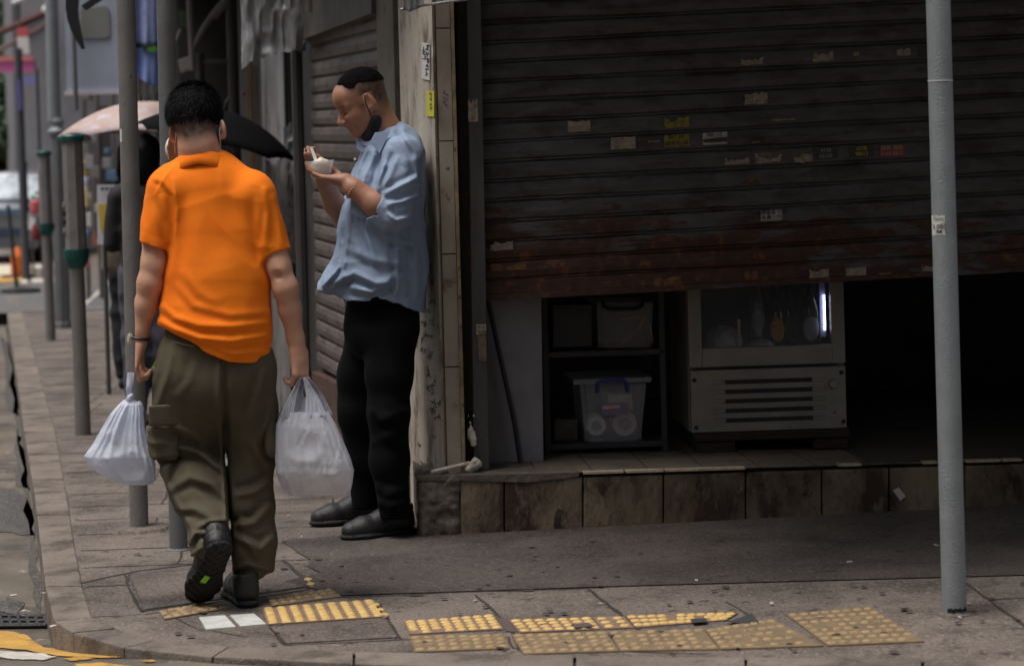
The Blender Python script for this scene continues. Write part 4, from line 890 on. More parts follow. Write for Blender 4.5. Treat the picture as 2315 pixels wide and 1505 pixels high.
# red diagonal bar, lamp tube, ball
def bar(name, pts, d, r, m, label, cat, n=8):
    P = [J(x, y, d) for x, y in pts]; return tag(MB().tube(P, r, n).out(name, m, None, True), label, cat)
M_brn = mat('red_brown_bar', srgb(84, 40, 36), rough=.7)
t = thing('sign_bracket', J(-10, 90, 40), 'red brown diagonal bar crossing the trees at the upper left', 'sign bracket')
MB().tube([J(-60, 100, 40), J(125, 20, 40)], .055, 8).out('bar', M_brn, t); MB().tube([J(-60, 146, 40), J(112, 52, 40)], .035, 8).out('lower_bar', P_(128, 100, 98), t)
bar('lamp_tube', [(28, 8), (72, -12)], 34, .035, P_(226, 226, 232), 'white lamp tube at the top left corner', 'lamp tube')
o = MB().lathe(J(103, 22, 34)-V(0, 0, .05), [(.01, 0), (.05, .02), (.06, .05), (.05, .09), (.01, .11)], 14).out('ball_lamp', P_(232, 226, 220), None, True); tag(o, 'small white ball lamp beside the lamp post top', 'lamp')
bar('thin_post', [(17, -20), (26, 140)], 46, .055, P_(120, 108, 108), 'thin pinkish post in front of the trees at the far left', 'post')
t = thing('bus_stop_sign', G(62, 640), 'slim post with small white sign with a red top', 'sign'); d_ = 30
MB().tube([V(*J(46, 130, d_)[:2], 0), J(40, 110, d_)], .055, 8).out('post', P_(70, 72, 80), t); flat([(38, 84), (64, 84), (67, 122), (42, 122)], d_, .04, P_(222, 216, 214), 'panel', t); flat([(37, 62), (64, 62), (64, 84), (38, 84)], d_, .04, P_(200, 92, 96), 'red_top', t)
flat([(33, 180), (46, 180), (50, 250), (38, 250)], d_-.1, .03, P_(96, 92, 140), 'blue_banner', t)
flat([(52, 175), (84, 172), (86, 190), (54, 192)], 36, .05, P_(122, 120, 178), 'violet_board', thing('violet_sign', J(68, 182, 36), 'small violet sign board below the pink fascia', 'sign'))
t = thing('pink_fascia', J(30, 146, 38), 'pink shop fascia sign at the left edge below the trees', 'sign'); flat([(-60, 140), (76, 136), (78, 162), (-60, 165)], 38, .15, P_(210, 108, 166), 'pink_band', t); flat([(-60, 128), (72, 126), (76, 138), (-60, 140)], 37.95, .1, P_(196, 120, 120), 'red_band', t)
for x, y, w_, c, lb in ((92, 360, 7, (60, 60, 62), 'dark slim post between the far teal post and the lamp post'), (76, 560, 5, (86, 80, 80), 'short grey post in front of the zebra stripes')):
    q = J(x, y, 30); tag(MB().tube([V(q[0], q[1], 0), V(q[0]-.02, q[1], q[2]+(1.2 if w_ == 7 else .2))], w_*30/FPX/2, 8).out('slim_post', P_(*c)), lb, 'post')
# things seen between posts: people/clothes blobs as stall goods
for i, (x, y, w_, h_, c, nm, lb) in enumerate(((84, 450, 14, 12, (60, 150, 110), 'green_crate', 'small green crate right of the grey car'), (84, 448, 7, 8, (226, 224, 226), 'white_cup', 'white cup shape beside the green crate'), (80, 468, 12, 16, (214, 104, 110), 'pink_bag', 'pink bag hanging right of the grey car'), (82, 525, 10, 18, (116, 30, 30), 'red_bin', 'dark red bin behind the middle teal post'), (192, 360, 9, 34, (206, 156, 40), 'yellow_banner', 'upright yellow banner right of the nearest teal capped post'), (197, 450, 8, 15, (232, 236, 236), 'white_lantern', 'bright white lantern right of the nearest teal capped post'), (196, 415, 8, 16, (140, 138, 156), 'lilac_box', 'lilac box above the white lantern'))):
    d_ = 26-i*.3; c3 = J(x, y, d_); sc_ = d_/FPX; t = thing(nm, c3-V(0, 0, h_*sc_), lb, nm.split('_')[1])
    MB().lathe(c3-V(0, 0, h_*sc_), [(w_*sc_*.8, 0), (w_*sc_, h_*sc_*.3), (w_*sc_*.95, h_*sc_*1.8), (w_*sc_*.7, h_*sc_*2)], 10).out('body', P_(*c), t, True)
    MB().tube([c3+V(-w_*sc_*.4, 0, h_*sc_*.9), c3+V(0, 0, h_*sc_*1.3), c3+V(w_*sc_*.4, 0, h_*sc_*.9)], .01, 6).out('handle', M_dark, t)
# bright crossing patches
for (x0, y0_, x1, y1_) in ((72, 594, 96, 608), (108, 594, 120, 606), (72, 620, 98, 640), (112, 622, 122, 638), (48, 628, 62, 642)): sheet('road_marking', [(x0, y1_+2), (x1, y1_+2), (x1, y1_-7), (x0, y1_-7)], M_wline, .02)
# blurred goods, posters and shop clutter along the far right pavement
stc = thing('market_stand', V(*J(228, 600, 24.6)[:2], 0), 'blurred stand crowded with posters and boxed goods behind the white poster stand', 'market stand'); [MB().tube([V(J(x_, 500, 24.9)[0], 24.9, 0), J(x_-8, 210, 24.9)], .03, 6).out('stand_post', P_(96, 90, 88), stc) for x_ in (196, 226, 262)]; rc = random.Random(11); cols = [(190, 186, 190), (150, 146, 150), (200, 120, 120), (90, 120, 150), (196, 176, 130), (120, 116, 112), (60, 60, 64), (170, 90, 70), (210, 208, 204), (84, 100, 84)]
for i in range(26):
    x = rc.uniform(188, 262); y = rc.uniform(215, 600); d_ = 24.8-i*.05; w_, h_ = rc.uniform(3, 11), rc.uniform(5, 22); cl = cols[i % 10]; sc_ = d_/FPX; nm = 'hanging_poster' if h_ > 12 else 'goods_box'
    MB().box(J(x, y, d_), (w_*sc_, .04 if h_ > 12 else .12, h_*sc_), None, .01).out(nm, P_(*cl), stc) if i else None
# car (front towards the camera, cut off by the frame)
d_ = 36.; g0 = J(88, 400, d_); xr_ = g0[0]; M_car = mat('car_grey', srgb(150, 152, 158), srgb(136, 138, 144), 3, .3, .4, coat=.5); t = thing('parked_car', V(xr_-.85, d_, 0), 'silver grey car facing the camera, cut off by the left edge', 'car')
def carl(u, y, z): return V(xr_-.85+u*.86, d_+y, z)
b = bmesh.new(); secs = [(0, [(0, .30), (.96, .30), (.98, .5), (.95, .72), (.86, .80), (0, .84)]), (.25, [(0, .25), (1, .25), (1, .55), (.98, .76), (.88, .86), (0, .92)]), (1.0, [(0, .25), (1, .25), (1, .55), (.98, .84), (.90, .95), (0, 1.0)]), (1.55, [(0, .25), (1, .25), (1, .55), (.98, .92), (.74, 1.42), (0, 1.48)]), (2.6, [(0, .25), (1, .25), (1, .55), (.98, .92), (.74, 1.46), (0, 1.52)]), (3.9, [(0, .3), (.97, .3), (.98, .55), (.95, .9), (.72, 1.3), (0, 1.36)])]
rings = []
for y, pr in secs: full = [(u, z) for u, z in pr]+[(-u, z) for u, z in pr[::-1]]; rings.append([b.verts.new(carl(u, y, z)) for u, z in full])
for i in range(len(rings)-1):
    for k in range(len(rings[0])): j = (k+1) % len(rings[0]); b.faces.new((rings[i][k], rings[i][j], rings[i+1][j], rings[i+1][k]))
b.faces.new(rings[0]); b.faces.new(rings[-1][::-1]); bmesh.ops.remove_doubles(b, verts=b.verts, dist=.001); body = obj('body', b, M_car, t); bm_ = body.modifiers.new('b', 'BEVEL'); bm_.width = .04; bm_.segments = 2
MB().prism([carl(-.84, 1.0, 1.03), carl(.84, 1.0, 1.0), carl(.70, 1.5, 1.4), carl(-.7, 1.5, 1.4)], (0, -.03, .02)).out('windscreen', mat('windscreen', srgb(196, 204, 214), srgb(90, 100, 112), 3, .1, coat=1), t)  # pale reflections painted into the glass colour
for u in (-.78, .78): MB().lathe(carl(u, -.02, .66), [(.12, 0), (.11, .05)], 16, (0, 1, 0), ).out('headlight', P_(220, 220, 220), t); w_ = MB().lathe(carl(u, .75, .3)-V(.1, 0, 0), [(.3, 0), (.3, .2)], 20, (1, 0, 0)).out('wheel', P_(30, 30, 32), t)
MB().box(carl(0, -.03, .5), (.55, .02, .07)).out('grille', P_(40, 60, 80), t); MB().box(carl(.5, -.03, .84), (.5, .02, .035)).out('blue_trim', P_(60, 100, 130), t); MB().box(carl(.3, -.035, .3), (.56, .03, .06)).out('bumper', P_(90, 90, 94), t)
# portable post on rubber base, orange cone
q = G(46, 663); t = thing('portable_post', q, 'thin dark post on a flat black rubber base by the far kerb', 'post'); MB().lathe(q, [(.25, 0), (.24, .05), (.06, .08)], 8).out('rubber_base', P_(34, 36, 38), t); MB().tube([q+V(-.04, 0, .06), q+V(-.12, 0, 1.05)], .024, 8).out('pole', P_(52, 58, 58), t)
q = G(42, 628); t = thing('traffic_cone', q, 'orange cone behind the portable post at the far kerb', 'cone'); MB().lathe(q, [(.16, 0), (.16, .03), (.11, .04), (.1, .3), (.03, .42)], 14).out('cone', P_(214, 104, 20), t); MB().box(q+V(0, 0, .02), (.19, .19, .02)).out('foot', P_(60, 50, 46), t)
# big grey sign back
d_ = 17.5; t = thing('hanging_sign_board', J(205, 100, d_), 'big grey sign board seen from behind with a white lower edge', 'sign board')
M_zinc = mat('zinc_board', srgb(176, 184, 202), srgb(160, 168, 186), 2, .55, .2)
flat([(146, -80), (270, -80), (272, 204), (150, 208)], d_, .08, M_zinc, 'panel', t, .005); flat([(145, 207), (272, 203), (272, 212), (146, 216)], d_-.02, .1, P_(206, 200, 208), 'lower_edge', t)
bb = [(182, 20)]+[(240, 14), (246, 20), (249, 78), (243, 86), (190, 88), (182, 80)]; flat(bb, d_-.012, .01, mat('olive_patch', srgb(128, 130, 126), rough=.7), 'grey_patch', t)
MB().tube([J(163, -10, d_-.1), J(172, 250, d_-.1)], .018, 8).out('hanger_rod', P_(104, 98, 104), t)
d_ = 12.5; t = thing('hanging_strap', J(168, 60, d_), 'curved black strap hanging in front of the grey sign board', 'strap')
vs = []; L_ = [(148, -30), (148, 20), (152, 45), (160, 70), (172, 92), (184, 112)]; R_ = [(180, -30), (176, 20), (178, 45), (182, 70), (187, 92), (191, 110)]
slab(Face(d_), L_+R_[::-1], 0, .02, .003).out('strap', P_(16, 20, 28), t)
slab(Face(d_), [(182, 14), (194, 24), (240, -6), (240, -26)], 0, .02, .003).out('loop_end', P_(18, 22, 24), t)
# hanging blue cloth
d_ = 14.; t = thing('hanging_cloth', J(330, 60, d_), 'pale blue banner with a dark stripe hanging between the two poles', 'cloth banner')
def drape(plane, x0, x1, y0, y1fn, m, name, par, amp=.02, fr=60, off=0, n=40, k=16):
    vs, fs = [], []
    for i in range(n+1):
        x = x0+(x1-x0)*i/n; yb = y1fn((x-x0)/(x1-x0))
        for j in range(k+1): y = y0+(yb-y0)*j/k; vs.append(plane(x, y, off+amp*(math.sin(x*fr/420+j*.05)+.5*math.sin(x*fr/230+1))*(.3+.7*j/k)))
    for i in range(n):
        for j in range(k): a = i*(k+1)+j; fs.append((a, a+1, a+k+2, a+k+1))
    o = obj(name, pydata(vs, fs), m, par, True); s_ = o.modifiers.new('s', 'SOLIDIFY'); s_.thickness = .003; return o
M_bcl = mat('blue_cloth', srgb(146, 158, 206), srgb(120, 128, 170), 8, .7, dirt=[(srgb(40, 42, 70), 9, (.64, .68))])
drape(Face(d_), 286, 372, -60, lambda u: 98+6*math.sin(3*u), M_bcl, 'upper_cloth', t); drape(Face(d_), 286, 372, 98, lambda u: 108+3*u, P_(26, 32, 52), 'dark_stripe', t, .01)
drape(Face(d_+.02), 290, 372, 108, lambda u: 150+46*math.sin(min(1, u*1.3)*1.57), mat('blue_cloth_low', srgb(126, 146, 204), srgb(110, 128, 186), 8, .7), 'lower_cloth', t); flat([(330, 108), (354, 104), (354, 118), (336, 118)], d_-.05, .01, P_(70, 130, 40), 'green_leaf', t)
# A-board / banner sign
d_ = 13.9; g = G(240, 690); t = thing('poster_stand', V(*J(240, 690, d_)[:2], 0), 'white poster stand with a yellow panel left of the woman', 'poster')
flat([(219, 418), (262, 418), (262, 440), (246, 553), (220, 553)], d_, .04, P_(198, 196, 206), 'board', t); flat([(222, 462), (257, 462), (254, 520), (227, 520)], d_-.02, .01, P_(198, 170, 60), 'yellow_panel', t)
q = t.children[0]
for k in range(3): MB().box(J(232+k*10, 427, d_-.02), (.010, .004, .010)).out('heading_mark', P_(50, 90, 80), t)
MB().tube([V(*J(238, 560, d_+.1)[:2], 0), J(232, 420, d_+.1)], .015, 6).out('stand_leg', P_(70, 70, 70), t)
# ---- market stall beside the side shutter
ST = Plane((SP.o+SP.d*3.35-SP.n*.28)[:2], 104.5-28, -1)
stl = thing('street_stall', SW(3.5, 0, -.1), 'closed street stall of weathered metal sheets beyond the side shutter', 'market stall')
M_sheet = mat('weathered_sheet', srgb(172, 170, 171), srgb(134, 131, 130), 5, .5, .25, bump=.5, bsc=25, stretch=(1.6, 1.6, .35), dirt=[(srgb(66, 56, 50), 6, (.56, .68)), (srgb(170, 166, 166), 12, (.64, .74))])
SF = Face(12.7)
def sheetwall(x0, x1, y0, y1, m, name, off, amp, seed, par, tx=0):
    vs, fs = [], []; n, k = 60, 90
    for i in range(n+1):
        for j in range(k+1):
            x = x0+(x1-x0)*i/n+.0262*(y0+(y1-y0)*j/k-450); y = y0+(y1-y0)*j/k; p = SF(x, y, off); q = p.reshape(1, 3)
            dd = amp*(float(vn(q, (9, 9, 3), seed)[0])+.5*float(ridge(q, (20, 20, 5), seed)[0])); vs.append(p+V(tx*i/n*.4, -1, 0)*dd+V(0, .35*(1-i/n), 0))
    for i in range(n):
        for j in range(k): a = i*(k+1)+j; fs.append((a, a+1, a+k+2, a+k+1))
    return obj(name, pydata(vs, fs), m, par, True)
sheetwall(582, 648, -40, 960, M_sheet, 'metal_sheet', .02, .008, 3, stl); sheetwall(650, 694, -40, 985, M_sheet, 'metal_sheet', -.06, .006, 5, stl)
MB().prism([SF(560, -60, .42), SF(694, -60, .0), SF(700, -60, .8), SF(560, -60, .9)], (0, 0, -.02)).out('roof', M_sheet, stl)
flat([(554, 120), (566, 120), (590, 940), (578, 940)], 13.0, .05, mat('timber', srgb(112, 88, 66), srgb(88, 68, 52), 12, .8, stretch=(3, 3, .4)), 'timber_post', stl, .003); flat([(568, 150), (582, 150), (600, 940), (588, 940)], 12.95, .03, P_(74, 64, 50), 'side_board', stl)
MB().tube([SF(645, 100, -.03), SF(662, 960, -.03)], .008, 6).out('black_strap', M_blk, stl); MB().tube([SF(690, 40, -.08), SF(722, 980, -.08)], .016, 8).out('rusty_pole', P_(96, 76, 66), stl, True)
flat([(655, 618), (668, 618), (668, 626), (655, 626)], 12.58, .01, M_blk, 'slot_hole', stl)
q = SF(618, 815, -.02); MB().tube([q+V(.018*math.cos(a/12*6.3), 0, .018*math.sin(a/12*6.3)) for a in range(13)], .002, 6).out('key_ring', M_steel, stl)
for x, y in ((620, 374), (640, 380)): MB().lathe(SF(x, y, -.05), [(.008, 0), (.006, .004)], 8, (0, -1, 0)).out('bright_rivet', emit('rivet', (.7, .9, .85), 1.0) if False else P_(235, 245, 240), stl)
M_pl = mat('crumpled_plastic', srgb(170, 170, 173), srgb(118, 118, 121), 22, .22, 0, bump=.5, bsc=70, stretch=(1.5, 1.5, .4), alpha=.85, spec=.9)
t = thing('plastic_sheet', SF(620, 60, -.1), 'crumpled translucent plastic sheet hanging from above with ragged lower edge', 'plastic sheet')
SFp = Face(11.35)
def ragged(u): return np.interp(u, [0, .04, .11, .18, .3, .45, .6, .75, .9, 1.], [60, 124, 160, 142, 133, 127, 120, 116, 118, 92])
vs, fs = [], []; n, k = 110, 50
for i in range(n+1):
    u = i/n; yb = ragged(u)+2*math.sin(u*37)
    for j in range(k+1):
        y = -120+(yb+120)*j/k; x = 528+174*u+ (0 if u > .1 else (1-u*10)*j/k*28) - (8*(j/k)**3 if u > .9 else 0); p = SFp(x, y, -.12); q = p.reshape(1, 3)
        dd = .035*float(vn(q, (13, 5, 3), 7)[0])+.014*float(ridge(q, (26, 12, 9), 8)[0])+.004*float(vn(q, (14, 14, 22), 9)[0]); vs.append(p+V(.2*dd, -dd, 0))
for i in range(n):
    for j in range(k): a = i*(k+1)+j; fs.append((a, a+1, a+k+2, a+k+1))
o = obj('sheet', pydata(vs, fs), M_pl, t, True)
vs = [v+V(.01, .05, .012) for v in vs]; obj('back_layer', pydata(vs, fs), mat('back_plastic', srgb(150, 150, 154), srgb(110, 110, 112), 22, .35, bump=.5, bsc=60, stretch=(1.5, 1.5, .4)), t, True)
t = thing('plastic_wrap', SF(685, 400, -.1), 'glossy plastic wrap around the stall corner below the umbrella tip', 'plastic wrap')
vs, fs = [], []; n, k = 60, 90
for i in range(n+1):
    for j in range(k+1):
        y = 285+310*j/k; x = 596+104*i/n+.026*(y-300); p = SF(x, y+10*math.sin(i*.3) if j == 0 else y, -.11); q = p.reshape(1, 3)
        dd = .012*float(vn(q, (34, 8, 7), 11)[0])+.008*float(ridge(q, (60, 20, 16), 12)[0]); vs.append(p+V(.2*dd, -dd, 0))
for i in range(n):
    for j in range(k):
        if (i < 26 and j < 22): continue
        a = i*(k+1)+j; fs.append((a, a+1, a+k+2, a+k+1))
obj('wrap', pydata(vs, fs), M_pl, t, True)
# pale sheet corner over the pillar top, awning edge over the side shutter
t = thing('awning_sheet', J(780, 10, 9.3), 'dusty beige awning edge above the side roller shutter', 'awning'); vs, fs = [], []
for i in range(31):
    u = i/30
    for j in range(9): 
        x = 690+164*u; y = -60+(60+[26, 24, 22, 18, 8, 6, 8, 10, 14, 16, 18][int(u*10)]+3*math.sin(u*21))*j/8; p = Plane((SP.o+SP.d*2.9-SP.n*.42)[:2], 76.5-90, 1)(x, y); vs.append(p+V(0, -.006*math.sin(i*1.1), 0))
for i in range(30):
    for j in range(8): a = i*9+j; fs.append((a, a+1, a+10, a+9))
obj('fabric', pydata(vs, fs), mat('dusty_fabric', srgb(116, 108, 102), srgb(96, 88, 84), 6, .85), t, True)
t = thing('plastic_scrap', J(920, 10, 8.2), 'scrap of clear plastic hanging over the top of the pillar', 'plastic scrap')
drape(Plane((c1-V(0, .08, 0))[:2], 0), 912, 958, -40, lambda u: 28-20*abs(u-.3), M_pl, 'scrap', t, .006, 90, 0, 24, 8); MB().tube([Face(c1[1]-.06)(905, 22), Face(c1[1]-.06)(960, 12), Face(c1[1]-.06)(1060, -2)], .006, 6).out('rolled_edge', M_pl, t)
# dark depth behind the umbrella: frames and struts of another stall
t = thing('scaffold_frame', SW(5.6, 0, -.5), 'dark scaffold of pipes and boards behind the walking man\'s head', 'scaffold')
d_ = 14.6
for pts, r_, c in (([(428, -20), (436, 160)], .022, (104, 98, 96)), ([(480, 40), (530, -20)], .03, (112, 106, 106)), ([(436, 110), (462, 62), (484, 30)], .02, (104, 98, 98)), ([(400, 92), (410, 66)], .014, (104, 92, 92)), ([(512, 234), (534, 196)], .014, (84, 72, 68)), ([(520, -20), (528, 260)], .03, (60, 56, 54)), ([(455, 142), (530, 140)], .018, (50, 48, 48)), ([(450, 120), (456, 260)], .03, (46, 44, 44)), ([(546, 214), (552, 206)], .02, (150, 120, 118))): MB().tube([J(x, y, d_) for x, y in pts], r_, 8).out('strut', P_(*c), t, True)
MB().tube([V(*J(536, 300, d_)[:2], 0), J(524, -20, d_)], .03, 8).out('leg', P_(44, 42, 42), t); flat([(402, 136), (436, 124), (438, 152), (408, 166)], d_, .06, P_(128, 124, 124), 'pale_block', t, .008)
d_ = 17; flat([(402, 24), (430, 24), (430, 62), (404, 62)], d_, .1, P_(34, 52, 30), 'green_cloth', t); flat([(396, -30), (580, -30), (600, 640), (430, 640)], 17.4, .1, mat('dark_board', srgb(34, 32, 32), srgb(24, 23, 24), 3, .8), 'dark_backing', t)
# ================================================================== UMBRELLAS
def umbrella(c, R_, h_, tilt, yaw, m, mi, label, shaft=.75, segs=8, name='umbrella'):
    t = thing(name, c, label, 'umbrella'); M = Matrix.Rotation(yaw, 3, 'Z') @ Matrix.Rotation(tilt, 3, 'Y'); Mn = np.array(M)
    vs, fs = [], []; nr, na = 9, segs*6
    for i in range(nr+1):
        f = i/nr
        for k in range(na):
            a = 2*math.pi*k/na; s_ = (k % 6)/6; sag = 1-.085*math.sin(math.pi*s_)*f; rr_ = R_*f*sag; z = h_*(1-f**2*1.0)-.02*math.sin(math.pi*s_)*f*-1*f
            vs.append(c+Mn@V(rr_*math.cos(a), rr_*math.sin(a), z))
    for i in range(nr):
        for k in range(na): a, b_ = i*na+k, i*na+(k+1) % na; fs.append((a, a+na, b_+na, b_))
    o = obj('canopy', pydata(vs, fs), [m, mi], t, True); s_ = o.modifiers.new('s', 'SOLIDIFY'); s_.thickness = .003; s_.material_offset = 1; s_.offset = -1
    for k in range(segs):
        a = 2*math.pi*k/segs; P = [c+Mn@V(R_*f*math.cos(a), R_*f*math.sin(a), h_*(1-f*f)-.006) for f in (0, .25, .5, .75, 1.01)]; MB().tube(P, .003, 5).out('rib', M_steel, t)
        MB().tube([P[2], c+Mn@V(0, 0, h_-.32)], .002, 5).out('stretcher', M_steel, t)
    MB().tube([c+Mn@V(0, 0, h_-.01), c+Mn@V(0, 0, h_-shaft)], .005, 8).out('shaft', M_steel, t); MB().lathe(c+Mn@V(0, 0, h_-.005), [(.012, 0), (.008, .03), (.004, .05)], 10, Mn@V(0, 0, 1)).out('ferrule', M_blk, t)
    MB().tube([c+Mn@V(0, 0, h_-shaft), c+Mn@V(0, 0, h_-shaft-.12)], .012, 8).out('handle', M_blk, t)
    return t
M_ublk = mat('umbrella_black', srgb(20, 19, 22), srgb(14, 14, 16), 5, .95, spec=.08); M_uin = mat('umbrella_inside', srgb(52, 38, 36), rough=.8)
umb1 = umbrella(J(488, 318, 12.2)-V(0, 0, .02), .47, .19, R(15), R(0), M_ublk, M_uin, 'black umbrella sloping down to the right behind the orange shirt man', .72)
M_upat = mat('umbrella_pattern', srgb(182, 174, 168), srgb(176, 146, 140), 3.2, .7, dirt=[(srgb(196, 190, 214), 5, (.56, .66)), (srgb(214, 204, 176), 7, (.6, .7))]); M_upin = mat('umbrella_pattern_inside', srgb(120, 90, 88), rough=.8)
umb2 = umbrella(J(322, 300, 14.4)-V(0, 0, .0), .545, .20, R(-2), R(18), M_upat, M_upin, 'faded pink patterned umbrella left of the black one', .72)
# ================================================================== PEOPLE
def skin(name, c, stub=(30, 26, 24)):
    m = mat(name, srgb(*c), srgb(c[0]-12, c[1]-14, c[2]-14), 18, .55, bump=.12, bsc=220, dirt=[(srgb(c[0], c[1]-16, c[2]-20), 14, (.6, .78))])
    n = m.node_tree.nodes; L = m.node_tree.links; P = n['Principled BSDF']; P.inputs['Subsurface Weight'].default_value = .12; P.inputs['Subsurface Radius'].default_value = (.012, .005, .003); P.inputs['Subsurface Scale'].default_value = 1
    src = P.inputs['Base Color'].links[0].from_socket
    for at_, col in (('stubble', srgb(*stub)), ('lips', srgb(150, 84, 76)), ('ink', srgb(40, 26, 22))):
        a = n.new('ShaderNodeAttribute'); a.attribute_name = at_; mx = n.new('ShaderNodeMix'); mx.data_type = 'RGBA'; L.new(a.outputs['Fac'], mx.inputs['Factor']); L.new(src, mx.inputs[6]); mx.inputs[7].default_value = col; src = mx.outputs[2]
    L.new(src, P.inputs['Base Color']); return m
SK1 = skin('skin_pale', (206, 160, 136)); SK2 = skin('skin_tan', (168, 122, 100)); M_hair = mat('hair_black', srgb(13, 12, 14), srgb(20, 18, 20), 40, .7, spec=.15)
YA = V(0, 1, 0); ZA = V(0, 0, 1)
def rot(v, ax, a): ax = nrm(ax); return v*math.cos(a)+np.cross(ax, v)*math.sin(a)+ax*(ax@v)*(1-math.cos(a))
def hand(S_, w, d, n, sgn=1, curl=(.6, 1.1, .8), sc=1., thumb=(.6, .5), lens=(1, 1, 1, 1), wr=.026):
    d = nrm(d); n = nrm(n-d*(n@d)); s = np.cross(d, n)*sgn      # s points to the index side
    S_.u(cone(w, w+d*.03*sc, wr, .027*sc, n, 1.15), .015)
    for k, o in enumerate((-.030, -.010, .010, .029)):          # metacarpals
        S_.u(cone(w+d*.012*sc+s*o*.6*sc, w+d*(.082-.004*abs(k-2))*sc+s*o*sc, .016*sc, .0125*sc, n, 1.05), .012)
    for k, o in enumerate((-.031, -.0105, .0105, .031)):
        L_ = [(.036, .022, .018), (.042, .027, .021), (.046, .029, .022), (.042, .026, .021)][k]; p = w+d*(.084-.004*abs(k-2))*sc+s*o*sc; a = 0; dd = d+s*o*1.2
        for j in range(3):
            a += curl[j]*lens[k]; q = p+nrm(rot(dd, np.cross(dd, n), a))*L_[j]*sc; S_.u(cone(p, q, (.0098-.0012*j)*sc, (.0088-.0013*j)*sc), .004); p = q
    p = w+d*.022*sc+s*.022*sc; q = p+nrm(d*.75+s*thumb[0]+n*thumb[1])*.042*sc; S_.u(cone(p, q, .017*sc, .0125*sc), .012)
    r_ = q+nrm(d*1.+s*(thumb[0]-.45)+n*(thumb[1]+.1))*.032*sc; S_.u(cone(q, r_, .0115*sc, .0105*sc), .006); S_.u(cone(r_, r_+nrm(d+s*(thumb[0]-.8)+n*(thumb[1]+.2))*.024*sc, .0103*sc, .0082*sc), .004)
def shoe(heel, toe, up, wd=1., hi=.085):
    L_ = toe-heel; ln = np.linalg.norm(L_); l = L_/ln; up = nrm(up-l*(up@l)); s = np.cross(l, up); a = S()
    def p(u, v, w_=0): return heel+l*ln*u+up*v+s*w_
    a.chain([p(.10, .014), p(.4, .014), p(.72, .014), p(.88, .014)], [.036*wd, .034*wd, .047*wd, .040*wd], .01, up, 2.9)
    sole = a; b = S()
    b.chain([p(.13, .045), p(.14, hi)], [.035*wd, .034*wd], .01); b.chain([p(.15, .05), p(.45, .05), p(.72, .036), p(.88, .03)], [.033*wd, .036*wd, .040*wd, .034*wd], .015)
    b.chain([p(.22, hi), p(.5, .062)], [.036*wd, .030*wd], .02); b.i(half(p(.5, .014), -up), .004)
    b.c(cone(p(.16, hi+.03), p(.22, hi+.03), .034*wd, .034*wd), .006)
    return sole, b
def mk(S_, lo, hi, h, name, m, par, **k): return obj(name, S_.mesh(lo, hi, h, **k), m, par)
def bbox(*pts, m=.12): A = np.array(pts); return A.min(0)-m, A.max(0)+m
# ------------------------------------------------------------------ the man in the orange polo shirt
D1 = 7.1
man = empty('person', V(*G(520, 1362)[:2], 0), 'man seen from behind in orange polo shirt and olive cargo trousers carrying two plastic bags', 'person')
def a(px, py, dd=0.): return J(px, py, D1+dd)
hc = a(438, 258, .06)
B = S()
B.u(ell(hc+V(0, .01, -.005), (.077, .098, .085)), .02).u(ell(hc+V(-.008, .06, -.05), (.062, .062, .085)), .03)
B.chain([a(441, 288, .02), a(448, 330, .02), a(457, 372, .04)], [.055, .057, .062], .03)
for (x, y, sg) in ((391, 300, -1), (504, 292, 1)):
    Me = np.array(Matrix.Rotation(R(sg*24), 3, 'Z') @ Matrix.Rotation(R(sg*-8), 3, 'Y')).T
    B.u(ell(a(x, y, .03), (.0085, .020, .031), Me), .008).c(ell(a(x, y, .045)+V(sg*.006, .0, .004), (.006, .014, .020), Me), .004).u(ell(a(x-sg*3, y+17, .03), (.007, .01, .010)), .006)
B.u(cone(a(388, 440, .02), a(566, 446, .02), .050, .050), .04)
B.chain([a(466, 430, .04), a(480, 560, .03), a(486, 700, .0), a(486, 800, .0)], [.11, .11, .115, .12], .05, YA, 1.6)
B.chain([a(372, 455, .01), a(353, 530, -.01), a(349, 592, -.02)], [.046, .043, .040], .02)
B.chain([a(349, 592, -.02), a(340, 640, -.02), a(330, 690, -.01), a(318, 750, .0), a(314, 775, .0)], [.038, .0395, .034, .0255, .0245], .02)
B.u(ell(a(357, 606, -.045), (.014, .012, .018)), .02)
B.chain([a(588, 462, .01), a(614, 540, -.01), a(629, 600, -.02)], [.046, .042, .038], .02)
B.chain([a(629, 600, -.02), a(645, 650, -.02), a(655, 700, .0), a(668, 765, .02), a(672, 788, .02)], [.037, .038, .034, .0255, .024], .02)
B.u(ell(a(634, 612, -.048), (.013, .012, .016)), .02).c(ell(a(628, 622, -.058), (.012, .008, .012)), .012)
hand(B, a(313, 776), V(-.30, -.12, -1), V(.85, .45, .05), -1, (.85, 1.25, .7), 1.0, (.45, .75))
hand(B, a(672, 790, .02), V(.20, -.10, -1), V(-.75, .65, .05), 1, (.75, 1.2, .7), 1.0, (.5, .7))
B.chain([a(440, 800), a(430, 1020, .12), a(472, 1200, -.10)], [.07, .05, .034], .03).chain([a(555, 800), a(560, 1040, .06), a(562, 1290, .03)], [.07, .05, .034], .03)
lo, hi = a(262, 180, -.25), a(720, 1300, .32); lo, hi = np.minimum(lo, hi), np.maximum(lo, hi)
me = B.mesh(lo, hi, .0036); P = verts_of(me)
q = P-hc; dz = q[:, 2]; nape = np.clip((dz+.098+.014*np.cos(q[:, 0]*40))/.040, 0, 1)*(q[:, 1] < .05)*(dz > -.13); side = np.clip((dz+.03)/.03, 0, 1)
nz = vn(P, (90, 90, 60), 3); paint(me, 'stubble', np.clip(np.maximum(nape*.85+nz*.14*nape, side), 0, .97)*(np.abs(q[:, 0]) < .081)); paint(me, 'lips', P[:, 0]*0); paint(me, 'ink', P[:, 0]*0)
body1 = obj('body', me, SK1, man)
